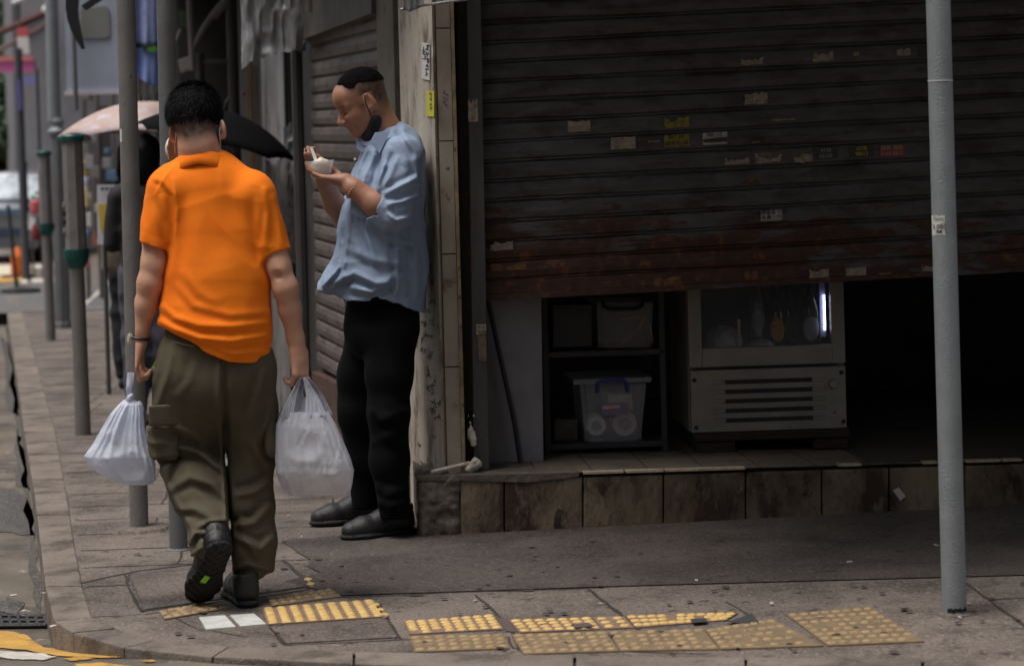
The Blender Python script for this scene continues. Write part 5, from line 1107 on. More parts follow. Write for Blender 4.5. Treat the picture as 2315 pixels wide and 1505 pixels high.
# hair : cap plus short strands
H = S(); H.u(ell(hc+V(-.002, .01, .000), (.088, .108, .086)), .02).u(ell(hc+V(.004, .02, .034), (.072, .09, .050)), .03)
H.d(lambda P: .004*vn(P, (60, 60, 18), 5)); H.i(lambda P: -((P[..., 2]-hc[2])+.034-.014*np.cos((P[..., 0]-hc[0])*34)), .02)
hb = obj('hair', H.mesh(hc-V(.13, .15, .10), hc+V(.13, .15, .17), .004), M_hair, man)
rg = np.random.default_rng(4); vs, fs = [], []
for _ in range(9000):
    v = nrm(rg.normal(0, 1, 3)); 
    if v[2] < -.28 or (v[1] > .85): continue
    p = hc+V(.0, .01, .004)+v*V(.085, .106, .088); g_ = V(-.25*(v[0] > .1)+.1, -.35*(v[2] > .5), -1)+rg.normal(0, .16, 3); g_ = g_-v*(g_@v); fl = nrm(g_+v*rg.uniform(.3, .65)); L_ = rg.uniform(.012, .030); sdv = nrm(np.cross(fl, v))*.0009
    k = len(vs); mid_ = p+fl*L_*.5+v*.004; tip = p+fl*L_-v*.001; vs += [p-sdv, p+sdv, mid_+sdv*.8, mid_-sdv*.8, tip]; fs += [(k, k+1, k+2, k+3), (k+3, k+2, k+4)]
obj('hair_strands', pydata(vs, fs), M_hair, man)
# polo shirt
M_or = mat('orange_pique', (.95, .225, .010), (.88, .18, .008), 4, .9, bump=.15, bsc=420, dirt=[((.88, .175, .008), 200, (.50, .70))], spec=.25)
hx = [a(x, y) for x, y in ((330, 728), (357, 737), (400, 750), (440, 768), (480, 790), (530, 811), (575, 817), (612, 815), (640, 812))]; hX = [p[0] for p in hx]; hZ = [p[2] for p in hx]
T_ = S(); T_.u(cone(a(385, 428, .02), a(570, 436, .02), .072, .070), .05)
T_.chain([a(457, 426, .04), a(466, 455, .04)], [.072, .130], .04, YA, 1.3)
T_.chain([a(466, 440, .04), a(488, 540, .02), a(490, 640, .0), a(486, 740, -.01), a(487, 840, -.01)], [.150, .149, .160, .170, .170], .04, YA, 1.38)
def cuff(S_, A, Bp, ra, rb):
    dr = nrm(Bp-A); f0 = cone(A, Bp+dr*.05, ra, rb)
    S_.u(lambda P: np.maximum(f0(P), (P-Bp)@dr), .03); f1 = cone(Bp-dr*.026, Bp+dr*.05, rb+.0045, rb+.0045); S_.u(lambda P: np.maximum(np.maximum(f1(P), (P-Bp)@dr), (Bp-dr*.026-P)@dr), .002)
    return lambda: S_.c(cone(Bp-dr*.05, Bp+dr*.1, rb-.010, rb-.006), .003)
k1 = cuff(T_, a(386, 436, .0), a(349, 556, -.01), .070, .059); k2_ = cuff(T_, a(574, 444, .0), a(622, 574, -.01), .068, .050)
def fold(S_, pts, r_, k=.022): 
    for i in range(len(pts)-1): S_.u(cone(pts[i], pts[i+1], r_ if i else r_*.4, r_ if i < len(pts)-2 else r_*.4), k)
bk = -.128   # depth of the back surface
def bkz(x, y, o=0): return a(x, y, bk+o)
for pts, am, wd in (([(396, 372), (372, 400), (352, 440)], .003, 4), ([(392, 400), (401, 470), (396, 552)], .003, 4), ([(362, 688), (395, 718), (450, 736), (520, 738), (612, 728)], .010, 10), ([(360, 722), (400, 745), (450, 764), (520, 772), (612, 758)], .012, 10), ([(400, 640), (440, 690), (520, 712), (612, 706)], .005, 10), ([(470, 778), (530, 798), (612, 794)], .006, 8),
        ([(392, 400), (404, 470), (396, 560), (380, 640)], .006, 12), ([(592, 420), (590, 500), (600, 600)], .006, 12), ([(470, 400), (450, 470), (440, 600)], .002, 22), ([(530, 430), (560, 520), (600, 660)], .003, 20), ([(410, 610), (450, 660), (500, 690)], .004, 12),
        ([(345, 402), (368, 410), (392, 440), (400, 500)], .005, 7), ([(362, 440), (380, 500), (382, 552)], .006, 9), ([(330, 440), (322, 500), (330, 550)], .004, 10), ([(598, 420), (606, 480), (600, 560)], .006, 8), ([(612, 440), (632, 500), (640, 560)], .004, 9)): T_.d(crease(pts, am, wd))
T_.d(lambda P: .003*vn(P+vn(P, 4, 2)[..., None]*.06, (11, 11, 6), 4)+.0018*ridge(P+vn(P, 5, 7)[..., None]*.06, (17, 17, 12), 6))
T_.i(lambda P: np.interp(P[..., 0], hX, hZ)-P[..., 2], .008)
T_.c(cone(a(447, 330, .03), a(452, 362, .05), .062, .066), .006); k1(); k2_()
lo, hi = a(285, 320, -.25), a(680, 840, .25); mk(T_, np.minimum(lo, hi), np.maximum(lo, hi), .0042, 'polo_shirt', M_or, man)
cc_ = a(457, 342, .045); vs, fs = [], []; nn = 64; prof = [(.068, -.040), (.0700, 0.), (.073, .004), (.078, .002), (.088, -.014), (.102, -.036), (.096, -.040)]
for i in range(nn):
    t_ = 2*math.pi*i/nn; s_ = math.sin(t_); f_ = (1+s_)/2
    for r_, z_ in prof: vs.append(cc_+V(.008*f_+r_*1.10*math.cos(t_), r_*1.0*s_, z_*(1+.5*abs(math.cos(t_)))-.050*f_-.012*math.cos(t_)**2+.02*math.cos(t_)*0))
for i in range(nn):
    for j in range(len(prof)-1): a_, b_ = i*len(prof)+j, ((i+1) % nn)*len(prof)+j; fs.append((a_, b_, b_+1, a_+1))
o = obj('collar', pydata(vs, fs), M_or, man, True)
# face mask loops and edge
mm = MB()
for x, y, sg in ((396, 284, 1), (498, 284, -1)): mm.tube([a(x-sg*3, y-2, .05), a(x+sg*0, y+4, .018), a(x+sg*2, y+16, .012), a(x+sg*1, y+30, .016), a(x-sg*1, y+44, .03), a(x, y+60, .05)], .0014, 8)
fm = mm.out('face_mask', M_pwh, man, True)
MS = S().u(ell(a(412, 336, .13), (.055, .06, .055))).c(ell(a(414, 336, .12), (.050, .056, .06))); mk(MS, a(412, 336, .13)-.09, a(412, 336, .13)+.09, .005, 'mask_fabric', M_pwh, fm)
# trousers
M_ol = mat('olive_twill', srgb(84, 77, 60), srgb(72, 66, 51), 5, .85, bump=.25, bsc=300)
Tr = S(); Tr.chain([a(487, 760, .0), a(484, 840, .0)], [.158, .168], .03, YA, 1.4)
Tr.chain([a(428, 830, .0), a(420, 930, .05), a(426, 1030, .10)], [.102, .107, .102], .05, YA, 1.15)
Tr.chain([a(434, 1046, .07), a(448, 1110, .0), a(470, 1180, -.07), a(476, 1232, -.12)], [.100, .094, .070, .064], .016)
Tr.chain([a(562, 830, .0), a(564, 930, .03), a(562, 1030, .07), a(562, 1140, .05), a(568, 1225, .03), a(570, 1284, .02)], [.085, .084, .078, .072, .075, .068], .035, YA, 1.05)
fr_ = lambda x, y, o: a(x, y, o)
for pts, am, wd in (([(340, 1040), (400, 1012), (450, 1020), (510, 1068)], .020, 13), ([(338, 985), (390, 965), (440, 985), (470, 1010)], .010, 11), ([(375, 1110), (430, 1078), (480, 1095), (512, 1130)], .010, 13), ([(390, 1150), (440, 1150), (512, 1185)], .008, 12), ([(362, 1060), (390, 1120), (430, 1190), (440, 1240)], .010, 9),
        ([(440, 1195), (470, 1180), (520, 1172)], .012, 8), ([(424, 1235), (440, 1205), (475, 1200)], .012, 8), ([(424, 1265), (440, 1250), (458, 1235)], .008, 6), ([(395, 760), (378, 850), (350, 930)], .006, 10), ([(450, 790), (430, 860), (400, 900)], .004, 12), ([(506, 800), (508, 900), (512, 1060)], -.016, 9),
        ([(600, 830), (580, 900), (560, 960)], .008, 12), ([(618, 900), (600, 960), (575, 1000)], .008, 11), ([(616, 1080), (575, 1110), (530, 1120)], .012, 12), ([(614, 1140), (575, 1180), (524, 1190)], .011, 12), ([(622, 1210), (590, 1240), (545, 1220), (524, 1200)], .011, 11), ([(540, 1160), (556, 1220), (590, 1270)], .007, 10), ([(570, 1000), (590, 1040), (616, 1050)], .008, 11), ([(525, 1290), (560, 1275), (618, 1290)], .007, 8), ([(508, 1000), (516, 1100), (520, 1200), (522, 1330)], -.017, 6)): Tr.d(crease(pts, am*1.15, wd*.85))
Tr.chain([a(505, 860, .03), a(512, 1000, .06)], [.07, .05], .03)
Tr.d(lambda P: .004*vn(P, (7, 7, 6), 14)+.003*ridge(P+vn(P, (4, 4, 4), 12)[..., None]*.07, (10, 10, 12), 16)+.001*vn(P, 30, 3))
hl = a(470, 1240, -.10); dn = nrm(a(470, 1250, -.15)-a(440, 1120, .0)); hlr = a(572, 1302, .02)
Tr.i(lambda P: np.where(P[..., 0] < a(516, 1200)[0], (P-a(462, 1262, -.13))@nrm(V(-.30, -.10, -1)), (a(565, 1303)[2]+.012*np.cos((P[..., 0])*40)-P[..., 2])), .006)
lo, hi = a(305, 735, -.28), a(660, 1330, .34); mk(Tr, np.minimum(lo, hi), np.maximum(lo, hi), .0048, 'cargo_trousers', M_ol, man)
tro = [c for c in man.children if c.name.startswith('cargo')][0]
pk = S().u(rbox(a(369, 998, -.045), (.046, .022, .055), .016, np.array(Matrix.Rotation(R(-28), 3, 'Z'))), .01).d(lambda P: .006*vn(P, 22, 8)+.004*ridge(P, 24, 9)); c_ = a(369, 998, -.045); mk(pk, c_-.11, c_+.11, .0045, 'pocket', M_ol, tro)
pf = S().u(rbox(a(373, 938, -.072), (.052, .006, .033), .005, np.array(Matrix.Rotation(R(-20), 3, 'Z'))), .01).d(lambda P: .002*vn(P, 30, 8)); c_ = a(373, 938, -.07); mk(pf, c_-.09, c_+.09, .004, 'pocket_flap', M_ol, tro)
pk = S().u(rbox(a(614, 960, .03), (.016, .06, .10), .016), .01).d(lambda P: .005*vn(P, 20, 18)); c_ = a(621, 960, .03); mk(pk, c_-.14, c_+.14, .005, 'pocket', M_ol, tro)
MB().tube([a(388, 772, -.118), a(440, 784, -.13)], .0018, 6).out('back_pocket_welt', M_ol, tro)
# shoes
M_sole = mat('sole_rubber', srgb(28, 27, 29), srgb(20, 20, 22), 30, .75, bump=1., bsc=70); M_shoe = mat('shoe_black', srgb(26, 25, 28), srgb(17, 17, 19), 12, .42, bump=.3, bsc=200)
for nm, he, to, up, ex in (('l', a(502, 1238, -.22), a(446, 1362, -.035), V(-.20, .80, .62), 1), ('r', a(562, 1362, -.09), a(528, 1338, .17), V(0, 0, 1), 0)):
    if nm == 'r': he[2] = .0; to[2] = .0
    so_, up_ = shoe(he, to, up, 1.2 if nm == 'l' else 1.08, .085)
    l = nrm(to-he); upn = nrm(up-l*(up@l)); sv = np.cross(l, upn)
    so_.d(lambda P, he=he, l=l, sv=sv, upn=upn: np.where(((P-he)@upn) < .006, .004*np.sign(np.sin(((P-he)@l)*210+6*np.abs((P-he)@sv)*30)), 0)+.0)
    lo, hi = bbox(he, to, he+upn*.14, to+upn*.1, m=.075)
    up_.d(lambda P: .0015*ridge(P, 45, 3)); uo = mk(up_, lo, hi, .0036, 'shoe', M_shoe, man); mk(so_, lo, hi, .0032, 'sole', M_sole, uo)
    if ex: 
        c_ = he+l*.155-upn*.006+sv*.012*-1
        MB().prism([c_+sv*.012-l*.012, c_-sv*.006-l*.018, c_-sv*.012+l*.016, c_+sv*.006+l*.020], -upn*.004, .001).out('sole_insert', mat('lime', srgb(140, 210, 40), rough=.5), uo)
    mb = MB(); 
    for u in (.3, .36, .42): mb.tube([he+l*.28*u*1.+upn*.098+sv*.02, he+l*.28*u+upn*.104, he+l*.28*u+upn*.098-sv*.02], .003, 6)
    mb.out('laces', M_shoe, uo, True)
# watch
wc = a(317, 764, .0); ax_ = nrm(a(314, 775)-a(318, 750)); mb = MB(); x_ = nrm(np.cross(ax_, YA)); y_ = np.cross(ax_, x_)
wt = mb.tube([wc+(x_*math.cos(t_)+y_*math.sin(t_)*1.0)*.0285 for t_ in np.linspace(0, 2*math.pi, 25)], .0048, 8, False).out('watch_strap', mat('strap_black', srgb(28, 20, 24), rough=.5), man, True); wt.name = 'wrist_watch'
c_ = wc+V(-.030, -.008, 0); MB().lathe(c_+V(.003, 0, 0), [(.017, 0), (.0185, .002), (.0185, .007), (.016, .009)], 24, nrm(V(-1, -.45, .1))).out('watch_case', mat('chrome', srgb(205, 205, 200), rough=.2, metal=.9), wt, True)
MB().lathe(c_+nrm(V(-1, -.45, .1))*.0062, [(.0145, 0), (.014, .0012)], 20, nrm(V(-1, -.45, .1))).out('watch_dial', mat('dial', srgb(190, 186, 160), srgb(150, 140, 110), 200, .3), wt)
# green wrapped lighter strap hanging at the belt
gl = empty('green_tag', a(348, 845, .06), 'bright green strip with white end hanging at the left hip of the orange shirt man', 'tag')
q_ = [a(364, 790, .05), a(372, 796, .05), a(356, 832, .05), a(343, 830, .05)]; MB().prism(q_, (0, .01, 0), .001).out('strip', mat('lime_strip', srgb(120, 205, 40), rough=.5), gl); MB().prism([a(343, 830, .048), a(356, 832, .048), a(351, 842, .048), a(339, 839, .048)], (0, .012, 0), .001).out('tip', M_pwh, gl)
# ------------------------------------------------------------------ carrier bags
def bagmat(name, c, al, tint):
    m = bpy.data.materials.new(name); m.use_nodes = True; n = m.node_tree.nodes; L = m.node_tree.links; P = n['Principled BSDF']
    P.inputs['Base Color'].default_value = srgb(*c); P.inputs['Roughness'].default_value = .3; P.inputs['Specular IOR Level'].default_value = .6
    tr = n.new('ShaderNodeBsdfTranslucent'); tr.inputs[0].default_value = srgb(*tint); tp_ = n.new('ShaderNodeBsdfTransparent'); m1_ = n.new('ShaderNodeMixShader'); m1_.inputs[0].default_value = .40; m2 = n.new('ShaderNodeMixShader'); m2.inputs[0].default_value = al
    L.new(P.outputs[0], m1_.inputs[1]); L.new(tr.outputs[0], m1_.inputs[2]); L.new(m1_.outputs[0], m2.inputs[1]); L.new(tp_.outputs[0], m2.inputs[2]); L.new(m2.outputs[0], n['Material Output'].inputs[0])
    g = n.new('ShaderNodeNewGeometry'); mp = n.new('ShaderNodeMapping'); mp.inputs['Scale'].default_value = (1.4, 1.4, .5); t = n.new('ShaderNodeTexNoise'); t.inputs['Scale'].default_value = 17; t.inputs['Detail'].default_value = 4; t.inputs['Distortion'].default_value = 1.2; bp = n.new('ShaderNodeBump'); bp.inputs['Strength'].default_value = .8; bp.inputs['Distance'].default_value = .010
    L.new(g.outputs['Position'], mp.inputs[0]); L.new(mp.outputs[0], t.inputs[0]); L.new(t.outputs[0], bp.inputs['Height']); L.new(bp.outputs[0], P.inputs['Normal']); L.new(bp.outputs[0], tr.inputs['Normal']); return m
M_bag1 = bagmat('bag_blue_film', (236, 240, 251), .08, (222, 230, 250)); M_bag2 = bagmat('bag_white_film', (240, 242, 250), .20, (225, 228, 245))
def loftbag(rows, dep, dth, m, name, par, seed, pleat, n=120, sub=9, close=True):
    # rows : (y, xleft, xright) in photo pixels at distance dep ; dth : half thickness factor
    rows = np.array(rows, float); ys_ = np.concatenate([np.linspace(rows[i][0], rows[i+1][0], sub, endpoint=False) for i in range(len(rows)-1)]+[[rows[-1][0]]])
    rg = np.random.default_rng(seed); ph = rg.uniform(0, 6.28, 12); vs, fs = [], []
    for r_, y in enumerate(ys_):
        xl, xr_ = np.interp(y, rows[:, 0], rows[:, 1]), np.interp(y, rows[:, 0], rows[:, 2]); hw = (xr_-xl)/2; cx = (xl+xr_)/2; u = (y-rows[0][0])/(rows[-1][0]-rows[0][0])
        for k in range(n):
            t_ = 2*math.pi*k/n; pl = sum(math.sin(t_*f+ph[i]+.5*math.sin(u*5+ph[i])) for i, f in enumerate((7, 11, 17, 23)))*.25
            am = pleat*(1-u*.75); c, s_ = math.cos(t_), math.sin(t_); c2 = np.sign(c)*abs(c)**.8
            th = dth(u)*hw/FPX*dep*(1+am*pl*1.6)
            cr_ = .010*u*float(ridge(np.array([[cx+c*hw, y, s_*200]])/300, (6, 6, 3), seed)[0])
            vs.append(J(cx+hw*c2*(1+am*pl*.25*abs(s_)), y+3*pl*(1-u), dep)+V(0, s_*th-np.sign(s_)*-cr_*1.0, 0))
    R_ = len(ys_)
    for r_ in range(R_-1):
        for k in range(n): a_ = r_*n+k; b_ = r_*n+(k+1) % n; fs.append((a_, b_, b_+n, a_+n))
    if close: fs.append(tuple(range((R_-1)*n, R_*n)))
    return obj(name, pydata(vs, fs), m, par, True)
b1 = empty('carrier_bag', a(270, 1095), 'tied pale blue plastic bag in the left hand of the orange shirt man', 'carrier bag', 'plastic bags carried by the orange shirt man')
o1 = loftbag([(903, 282, 302), (915, 268, 318), (935, 250, 324), (965, 232, 326), (1000, 212, 334), (1030, 191, 346), (1050, 200, 351), (1070, 226, 351), (1086, 252, 349), (1094, 278, 344)], 7.1, lambda u: .62-.22*u, M_bag1, 'bag_body', b1, 3, .24)
loftbag([(842, 289, 303), (860, 286, 302), (880, 285, 299), (896, 286, 298), (906, 284, 300)], 7.1, lambda u: .7, M_bag1, 'handle', b1, 5, .25, 40, 5, False)
kn = S().u(ell(a(292, 903), (.013, .013, .010))).u(ell(a(297, 896, -.004), (.008, .010, .012))).d(lambda P: .003*vn(P, 120, 3)); mk(kn, a(292, 903)-.04, a(292, 903)+.04, .003, 'knot', M_bag1, b1)
ea = S().u(ell(a(314, 925, .01), (.016, .02, .024))).d(lambda P: .004*vn(P, 60, 3)); mk(ea, a(314, 925)-.06, a(314, 925)+.07, .004, 'gathered_edge', M_bag1, b1)
M_fb = mat('foam_box', srgb(206, 202, 198), rough=.6)
for lb, c_, h_, rz, ry in (('upright white takeout box in the tied blue bag', (318, 1040, .01), (.022, .03, .042), .5, .1), ('flat white takeout box in the left part of the tied blue bag', (268, 1030, .01), (.040, .03, .020), .3, .4)):
    Mr = Matrix.Rotation(rz, 3, 'Z') @ Matrix.Rotation(ry, 3, 'Y'); axs = [Mr.col[i] for i in range(3)]; tag(MB().box(a(*c_), h_, axs, .006).out('takeout_box', M_fb), lb, 'box', 'takeout boxes in the carrier bags')
b2 = empty('carrier_bag', a(710, 1115), 'white translucent plastic bag with open handles in the right hand of the orange shirt man', 'carrier bag', 'plastic bags carried by the orange shirt man')
loftbag([(928, 638, 742), (960, 624, 760), (1000, 622, 778), (1040, 622, 794), (1062, 624, 800), (1090, 632, 797), (1112, 640, 792), (1119, 642, 790)], 7.1, lambda u: .56*(1-u**8*.9), M_bag2, 'bag_body', b2, 8, .13)
def strap(pts_l, pts_r, dd, name):
    vs, fs = [], []; n = 14; k = 16; ty = [p[1] for p in pts_l]
    for j in range(k+1):
        y = ty[0]+(ty[-1]-ty[0])*j/k; xl = np.interp(y, [p[1] for p in pts_l], [p[0] for p in pts_l]); xr_ = np.interp(y, [p[1] for p in pts_r], [p[0] for p in pts_r])
        for i in range(n+1): t_ = i/n; vs.append(J(xl+(xr_-xl)*t_, y, 7.1)+V(0, dd(j/k)+.006*math.sin(i*2.1+j*.15)*(1-.4*j/k), 0))
    for j in range(k):
        for i in range(n): a_ = j*(n+1)+i; fs.append((a_, a_+1, a_+n+2, a_+n+1))
    o = obj(name, pydata(vs, fs), M_bag2, b2, True); s_ = o.modifiers.new('s', 'SOLIDIFY'); s_.thickness = .0012
strap([(678, 852), (655, 895), (636, 940)], [(683, 852), (672, 895), (664, 940)], lambda u: -.01-.027*u, 'handle'); strap([(686, 852), (694, 895), (690, 940)], [(692, 852), (720, 892), (742, 940)], lambda u: -.012-.025*u, 'handle')
strap([(680, 852), (662, 890), (648, 940)], [(686, 852), (684, 890), (690, 940)], lambda u: .01+.026*u, 'handle'); strap([(692, 852), (708, 890), (712, 940)], [(699, 854), (730, 895), (752, 945)], lambda u: .01+.026*u, 'handle')
for lb, c_, r_, h_ in (('round takeout tub at the upper right inside the white bag', (712, 985, .0), .036, .04), ('round takeout tub at the lower left inside the white bag', (678, 1052, .0), .038, .04), ('round takeout tub at the lower right inside the white bag', (744, 1055, .0), .038, .04)):
    tag(MB().lathe(a(*c_)-V(0, 0, h_*.5), [(r_*.8, 0), (r_, h_), (r_*1.06, h_+.002), (r_*1.06, h_+.008)], 24, nrm(V(.2, -.3, 1))).out('takeout_tub', M_fb, None, True), lb, 'tub', 'takeout tubs in the white bag')
tag(MB().prism([a(676, 935, .0), a(688, 898, .0), a(695, 900, 0.), a(686, 938, .0)], (0, .03, 0)).out('white_packet', M_fb), 'white packet standing up in the opening of the white bag', 'packet')
# ------------------------------------------------------------------ the man in the blue shirt
D2 = 8.38
m2 = empty('person', V(*G(850, 1205)[:2], 0), 'man in light blue shirt and black trousers eating from a plastic cup against the pillar', 'person')
def e(px, py, dd=0.): return J(px, py, D2+dd)
psi, pit = R(17), R(25); fh = V(-math.cos(psi), -math.sin(psi), 0); sv = V(math.sin(psi), -math.cos(psi), 0); ff = fh*math.cos(pit)-ZA*math.sin(pit); uu = fh*math.sin(pit)+ZA*math.cos(pit)
hc2 = e(816, 233, -.03); K = .97
def h(f, u, s): return hc2+(ff*f+uu*u+sv*s)*K
Mh = np.array([ff, uu, sv])
def he_(c_, r_): return ell(h(*c_), [x*K for x in r_], Mh)
B = S()
B.u(he_((-.018, .040, 0), (.098, .088, .076)), .01).u(he_((.026, -.015, 0), (.064, .088, .062)), .03).u(he_((.050, .045, 0), (.045, .050, .058)), .02)
for s_ in (-1, 1):
    B.u(cone(h(-.012, -.052, s_*.052), h(.052, -.092, s_*.020), .022, .018), .03); B.u(cone(h(.072, .016, s_*.014), h(.062, .018, s_*.046), .013, .012), .014)
    B.u(he_((.052, -.030, s_*.036), (.034, .028, .024)), .02); B.c(he_((.086, -.001, s_*.031), (.014, .010, .017)), .016); B.u(he_((.067, -.002, s_*.031), (.013, .0115, .016)), .005); B.c(he_((.081, -.0075, s_*.032), (.006, .0014, .015)), .002)
    B.u(he_((.092, -.040, s_*.014), (.013, .009, .009)), .007)
    B.u(he_((-.014, -.006, s_*.077), (.019, .033, .009)), .006).c(he_((-.008, -.002, s_*.086), (.010, .021, .006)), .004).u(he_((-.006, -.030, s_*.076), (.010, .011, .007)), .006)
    B.c(cone(h(.088, -.046, s_*.022), h(.066, -.078, s_*.036), .0035, .0025), .012)
B.u(cone(h(.078, .010, 0), h(.104, -.032, 0), .0095, .0135), .010).u(he_((.104, -.036, 0), (.013, .011, .013)), .006)
B.u(cone(h(.080, -.060, -.015), h(.080, -.060, .015), .0125, .0125), .012).u(cone(h(.076, -.074, -.012), h(.076, -.074, .012), .0115, .0115), .008)
B.c(cone(h(.094, -.0670, -.018), h(.094, -.0670, .018), .0028, .0028), .004).u(he_((.068, -.098, 0), (.021, .017, .022)), .016)
B.chain([h(-.035, -.035, 0), e(868, 300, .0), e(890, 350, .02)], [.064, .062, .075], .03)
B.chain([e(885, 370, .02), e(872, 480, .02), e(862, 600, .02), e(862, 720, .02)], [.07, .085, .09, .085], .05, YA, .8)
B.u(cone(e(903, 356, -.12), e(903, 356, .15), .042, .042), .05)
B.chain([e(908, 350, -.17), e(893, 480, -.22), e(888, 492, -.22)], [.055, .046, .043], .02); B.chain([e(888, 488, -.22), e(850, 462, -.22), e(800, 426, -.21), e(781, 410, -.20)], [.044, .046, .034, .027], .02)
B.chain([e(900, 360, .20), e(800, 500, .20), e(782, 502, .20)], [.05, .044, .04], .02); B.chain([e(782, 502, .2), e(755, 460, .14), e(733, 410, .04), e(722, 380, .0)], [.040, .040, .031, .025], .02)
hand(B, e(781, 408, -.195), V(-1, .25, .12), V(.12, .1, 1), 1, (.25, .38, .35), .98, (.75, .75))
hand(B, e(722, 382, -.0), V(-.62, -.12, .95), V(-.25, -.95, -.35), 1, (1.15, 1.2, .7), .92, (.3, .9))
B.chain([e(880, 720, -.07), e(884, 1130, -.1)], [.05, .03], .03).chain([e(840, 720, .08), e(824, 1120, .12)], [.05, .03], .03)
lo, hi = e(660, 130, -.42), e(985, 1170, .40); me = B.mesh(np.minimum(lo, hi), np.maximum(lo, hi), .0034); P = verts_of(me); q = (P-hc2)@Mh.T/K
nz = vn(P, (120, 120, 120), 3); st_ = np.clip((q[:, 1]-(.050-.32*np.clip(q[:, 0]+.0, -.02, .1)+.0))/.02, 0, 1); bk_ = np.clip((.036-q[:, 0])/.04, 0, 1)*np.clip((q[:, 1]+.075)/.06, 0, 1)*(np.abs(q[:, 2]) < .083)
ear_ = ((np.abs(q[:, 2]) > .070) & (q[:, 1] < .03) & (q[:, 1] > -.045) & (q[:, 0] > -.04)); hd = (q[:, 1] > -.10) & (np.abs(q[:, 0]) < .13) & (np.abs(q[:, 2]) < .1)
paint(me, 'stubble', np.where(hd & ~ear_, np.maximum(np.clip((q[:, 1]-.030)/.045, 0, 1)*np.clip((.060-q[:, 0])/.03, 0, 1)*(.85+.1*nz), bk_*(.82+.15*nz)), 0)); paint(me, 'lips', ((q[:, 1] < -.054) & (q[:, 1] > -.084) & (q[:, 0] > .082) & (np.abs(q[:, 2]) < .024))*.5)
brow = np.exp(-((q[:, 1]-.021)/.004)**2)*(q[:, 0] > .055)*(np.abs(np.abs(q[:, 2])-.034) < .018)*.6; lash = np.exp(-((q[:, 1]+.0085)/.0022)**2)*(q[:, 0] > .055)*(np.abs(np.abs(q[:, 2])-.033) < .014)*.85
paint(me, 'ink', np.where(hd, np.maximum(brow, lash), 0)); obj('body', me, SK2, m2)
H = S().u(he_((-.021, .046, 0), (.0995, .087, .0775))).d(lambda P: .0012*vn(P, 120, 5))
def hairline(P):
    q = (P-hc2)@Mh.T/K; w_ = np.abs(q[..., 2]); q = q+.004*vn(P, 90, 9)[..., None]*V(0, 1, 0); return -(q[..., 1]-(.080-.10*np.clip(q[..., 0]-.02, 0, 1)-.35*np.clip(-q[..., 0]-.01, 0, .2)-.012*np.clip(1-np.abs(q[..., 0]-.020)/.034, 0, 1)*np.clip((w_-.02)/.03, 0, 1)))
H.i(hairline, .004); M_hr2 = mat('hair_cropped', (.004, .0038, .004), (.007, .0065, .0065), 60, .95, bump=.6, bsc=400, spec=.06); hr = mk(H, hc2-.16, hc2+.18, .0030, 'hair', M_hr2, m2)
rg = np.random.default_rng(9); hv = verts_of(hr.data); hn = np.empty(len(hv)*3, np.float32); hr.data.vertex_normals.foreach_get('vector', hn); hn = hn.reshape(-1, 3); hl_ = hairline(hv.astype(float)); vs, fs = [], []
for i_ in rg.choice(len(hv), 5200):
    p, nn_ = hv[i_].astype(float), hn[i_].astype(float); fl = nrm(-uu*.7+ff*.35*(1 if (p-hc2)@ff > .02 else -.4)+nn_*.35+rg.normal(0, .15, 3)); L_ = rg.uniform(.004, .009); s_ = nrm(np.cross(fl, nn_)+1e-6)*.0007; k = len(vs); vs += [p-s_, p+s_, p+fl*L_]; fs.append((k, k+1, k+2))
obj('hair_strands', pydata(vs, fs), M_hr2, m2)
# mask pulled under the chin
M_mask = mat('mask_black', srgb(20, 20, 22), rough=.7)
ms = S().u(cone(h(-.008, -.070, .062), h(.040, -.126, .030), .014, .017), .02).u(cone(h(.040, -.126, .030), h(.044, -.126, -.03), .017, .017), .02).u(cone(h(-.010, -.085, .052), h(.010, -.130, .030), .020, .02), .03)
km = mk(ms, hc2-V(.14, .14, .2), hc2+V(.14, .14, .05), .0035, 'chin_mask', M_mask, m2)
MB().tube([h(.004, -.066, .074), h(.004, -.03, .081), h(.002, .0, .082), h(-.006, .026, .082), h(-.02, .024, .084)], .0018, 6).tube([h(-.006, -.066, .072), h(-.014, -.045, .078), h(-.022, -.030, .080)], .0018, 6).out('ear_loop', M_mask, km, True)
# shirt
M_bs = mat('blue_chambray', srgb(146, 163, 188), srgb(132, 149, 175), 7, .8, bump=.25, bsc=320)
hx = [e(x, y, -.1) for x, y in ((700, 655), (722, 659), (750, 668), (790, 677), (840, 675), (875, 673), (905, 682), (930, 695), (960, 712))]; hX2 = [p[0] for p in hx]; hZ2 = [p[2] for p in hx]
T_ = S(); T_.chain([e(893, 325, .02), e(888, 350, .02), e(876, 430, .02), e(866, 520, .02), e(862, 600, .02), e(860, 720, .02)], [.070, .110, .138, .158, .168, .166], .04, YA, .80)
T_.u(cone(e(912, 352, -.13), e(912, 352, .16), .058, .058), .05)
T_.chain([e(790, 590, -.05), e(758, 632, -.06), e(728, 656, -.07), e(718, 664, -.07)], [.05, .040, .018, .012], .03, YA, .6)
T_.chain([e(915, 350, -.175), e(905, 420, -.21), e(893, 484, -.225)], [.070, .066, .062], .035)
el = e(893, 484, -.225); fw = nrm(e(800, 426, -.21)-e(888, 488, -.22)); eb = e(858, 466, -.22); f0 = cone(el, eb+fw*.05, .064, .056); T_.u(lambda P: np.maximum(f0(P), (P-eb)@fw), .02); f1 = cone(eb-fw*.045, eb+fw*.05, .062, .060); T_.u(lambda P: np.maximum(np.maximum(f1(P), (P-eb)@fw), (eb-fw*.045-P)@fw), .003)
T_.chain([e(880, 370, .18), e(810, 470, .21), e(796, 500, .21)], [.068, .06, .06], .03)
side_ = -.205
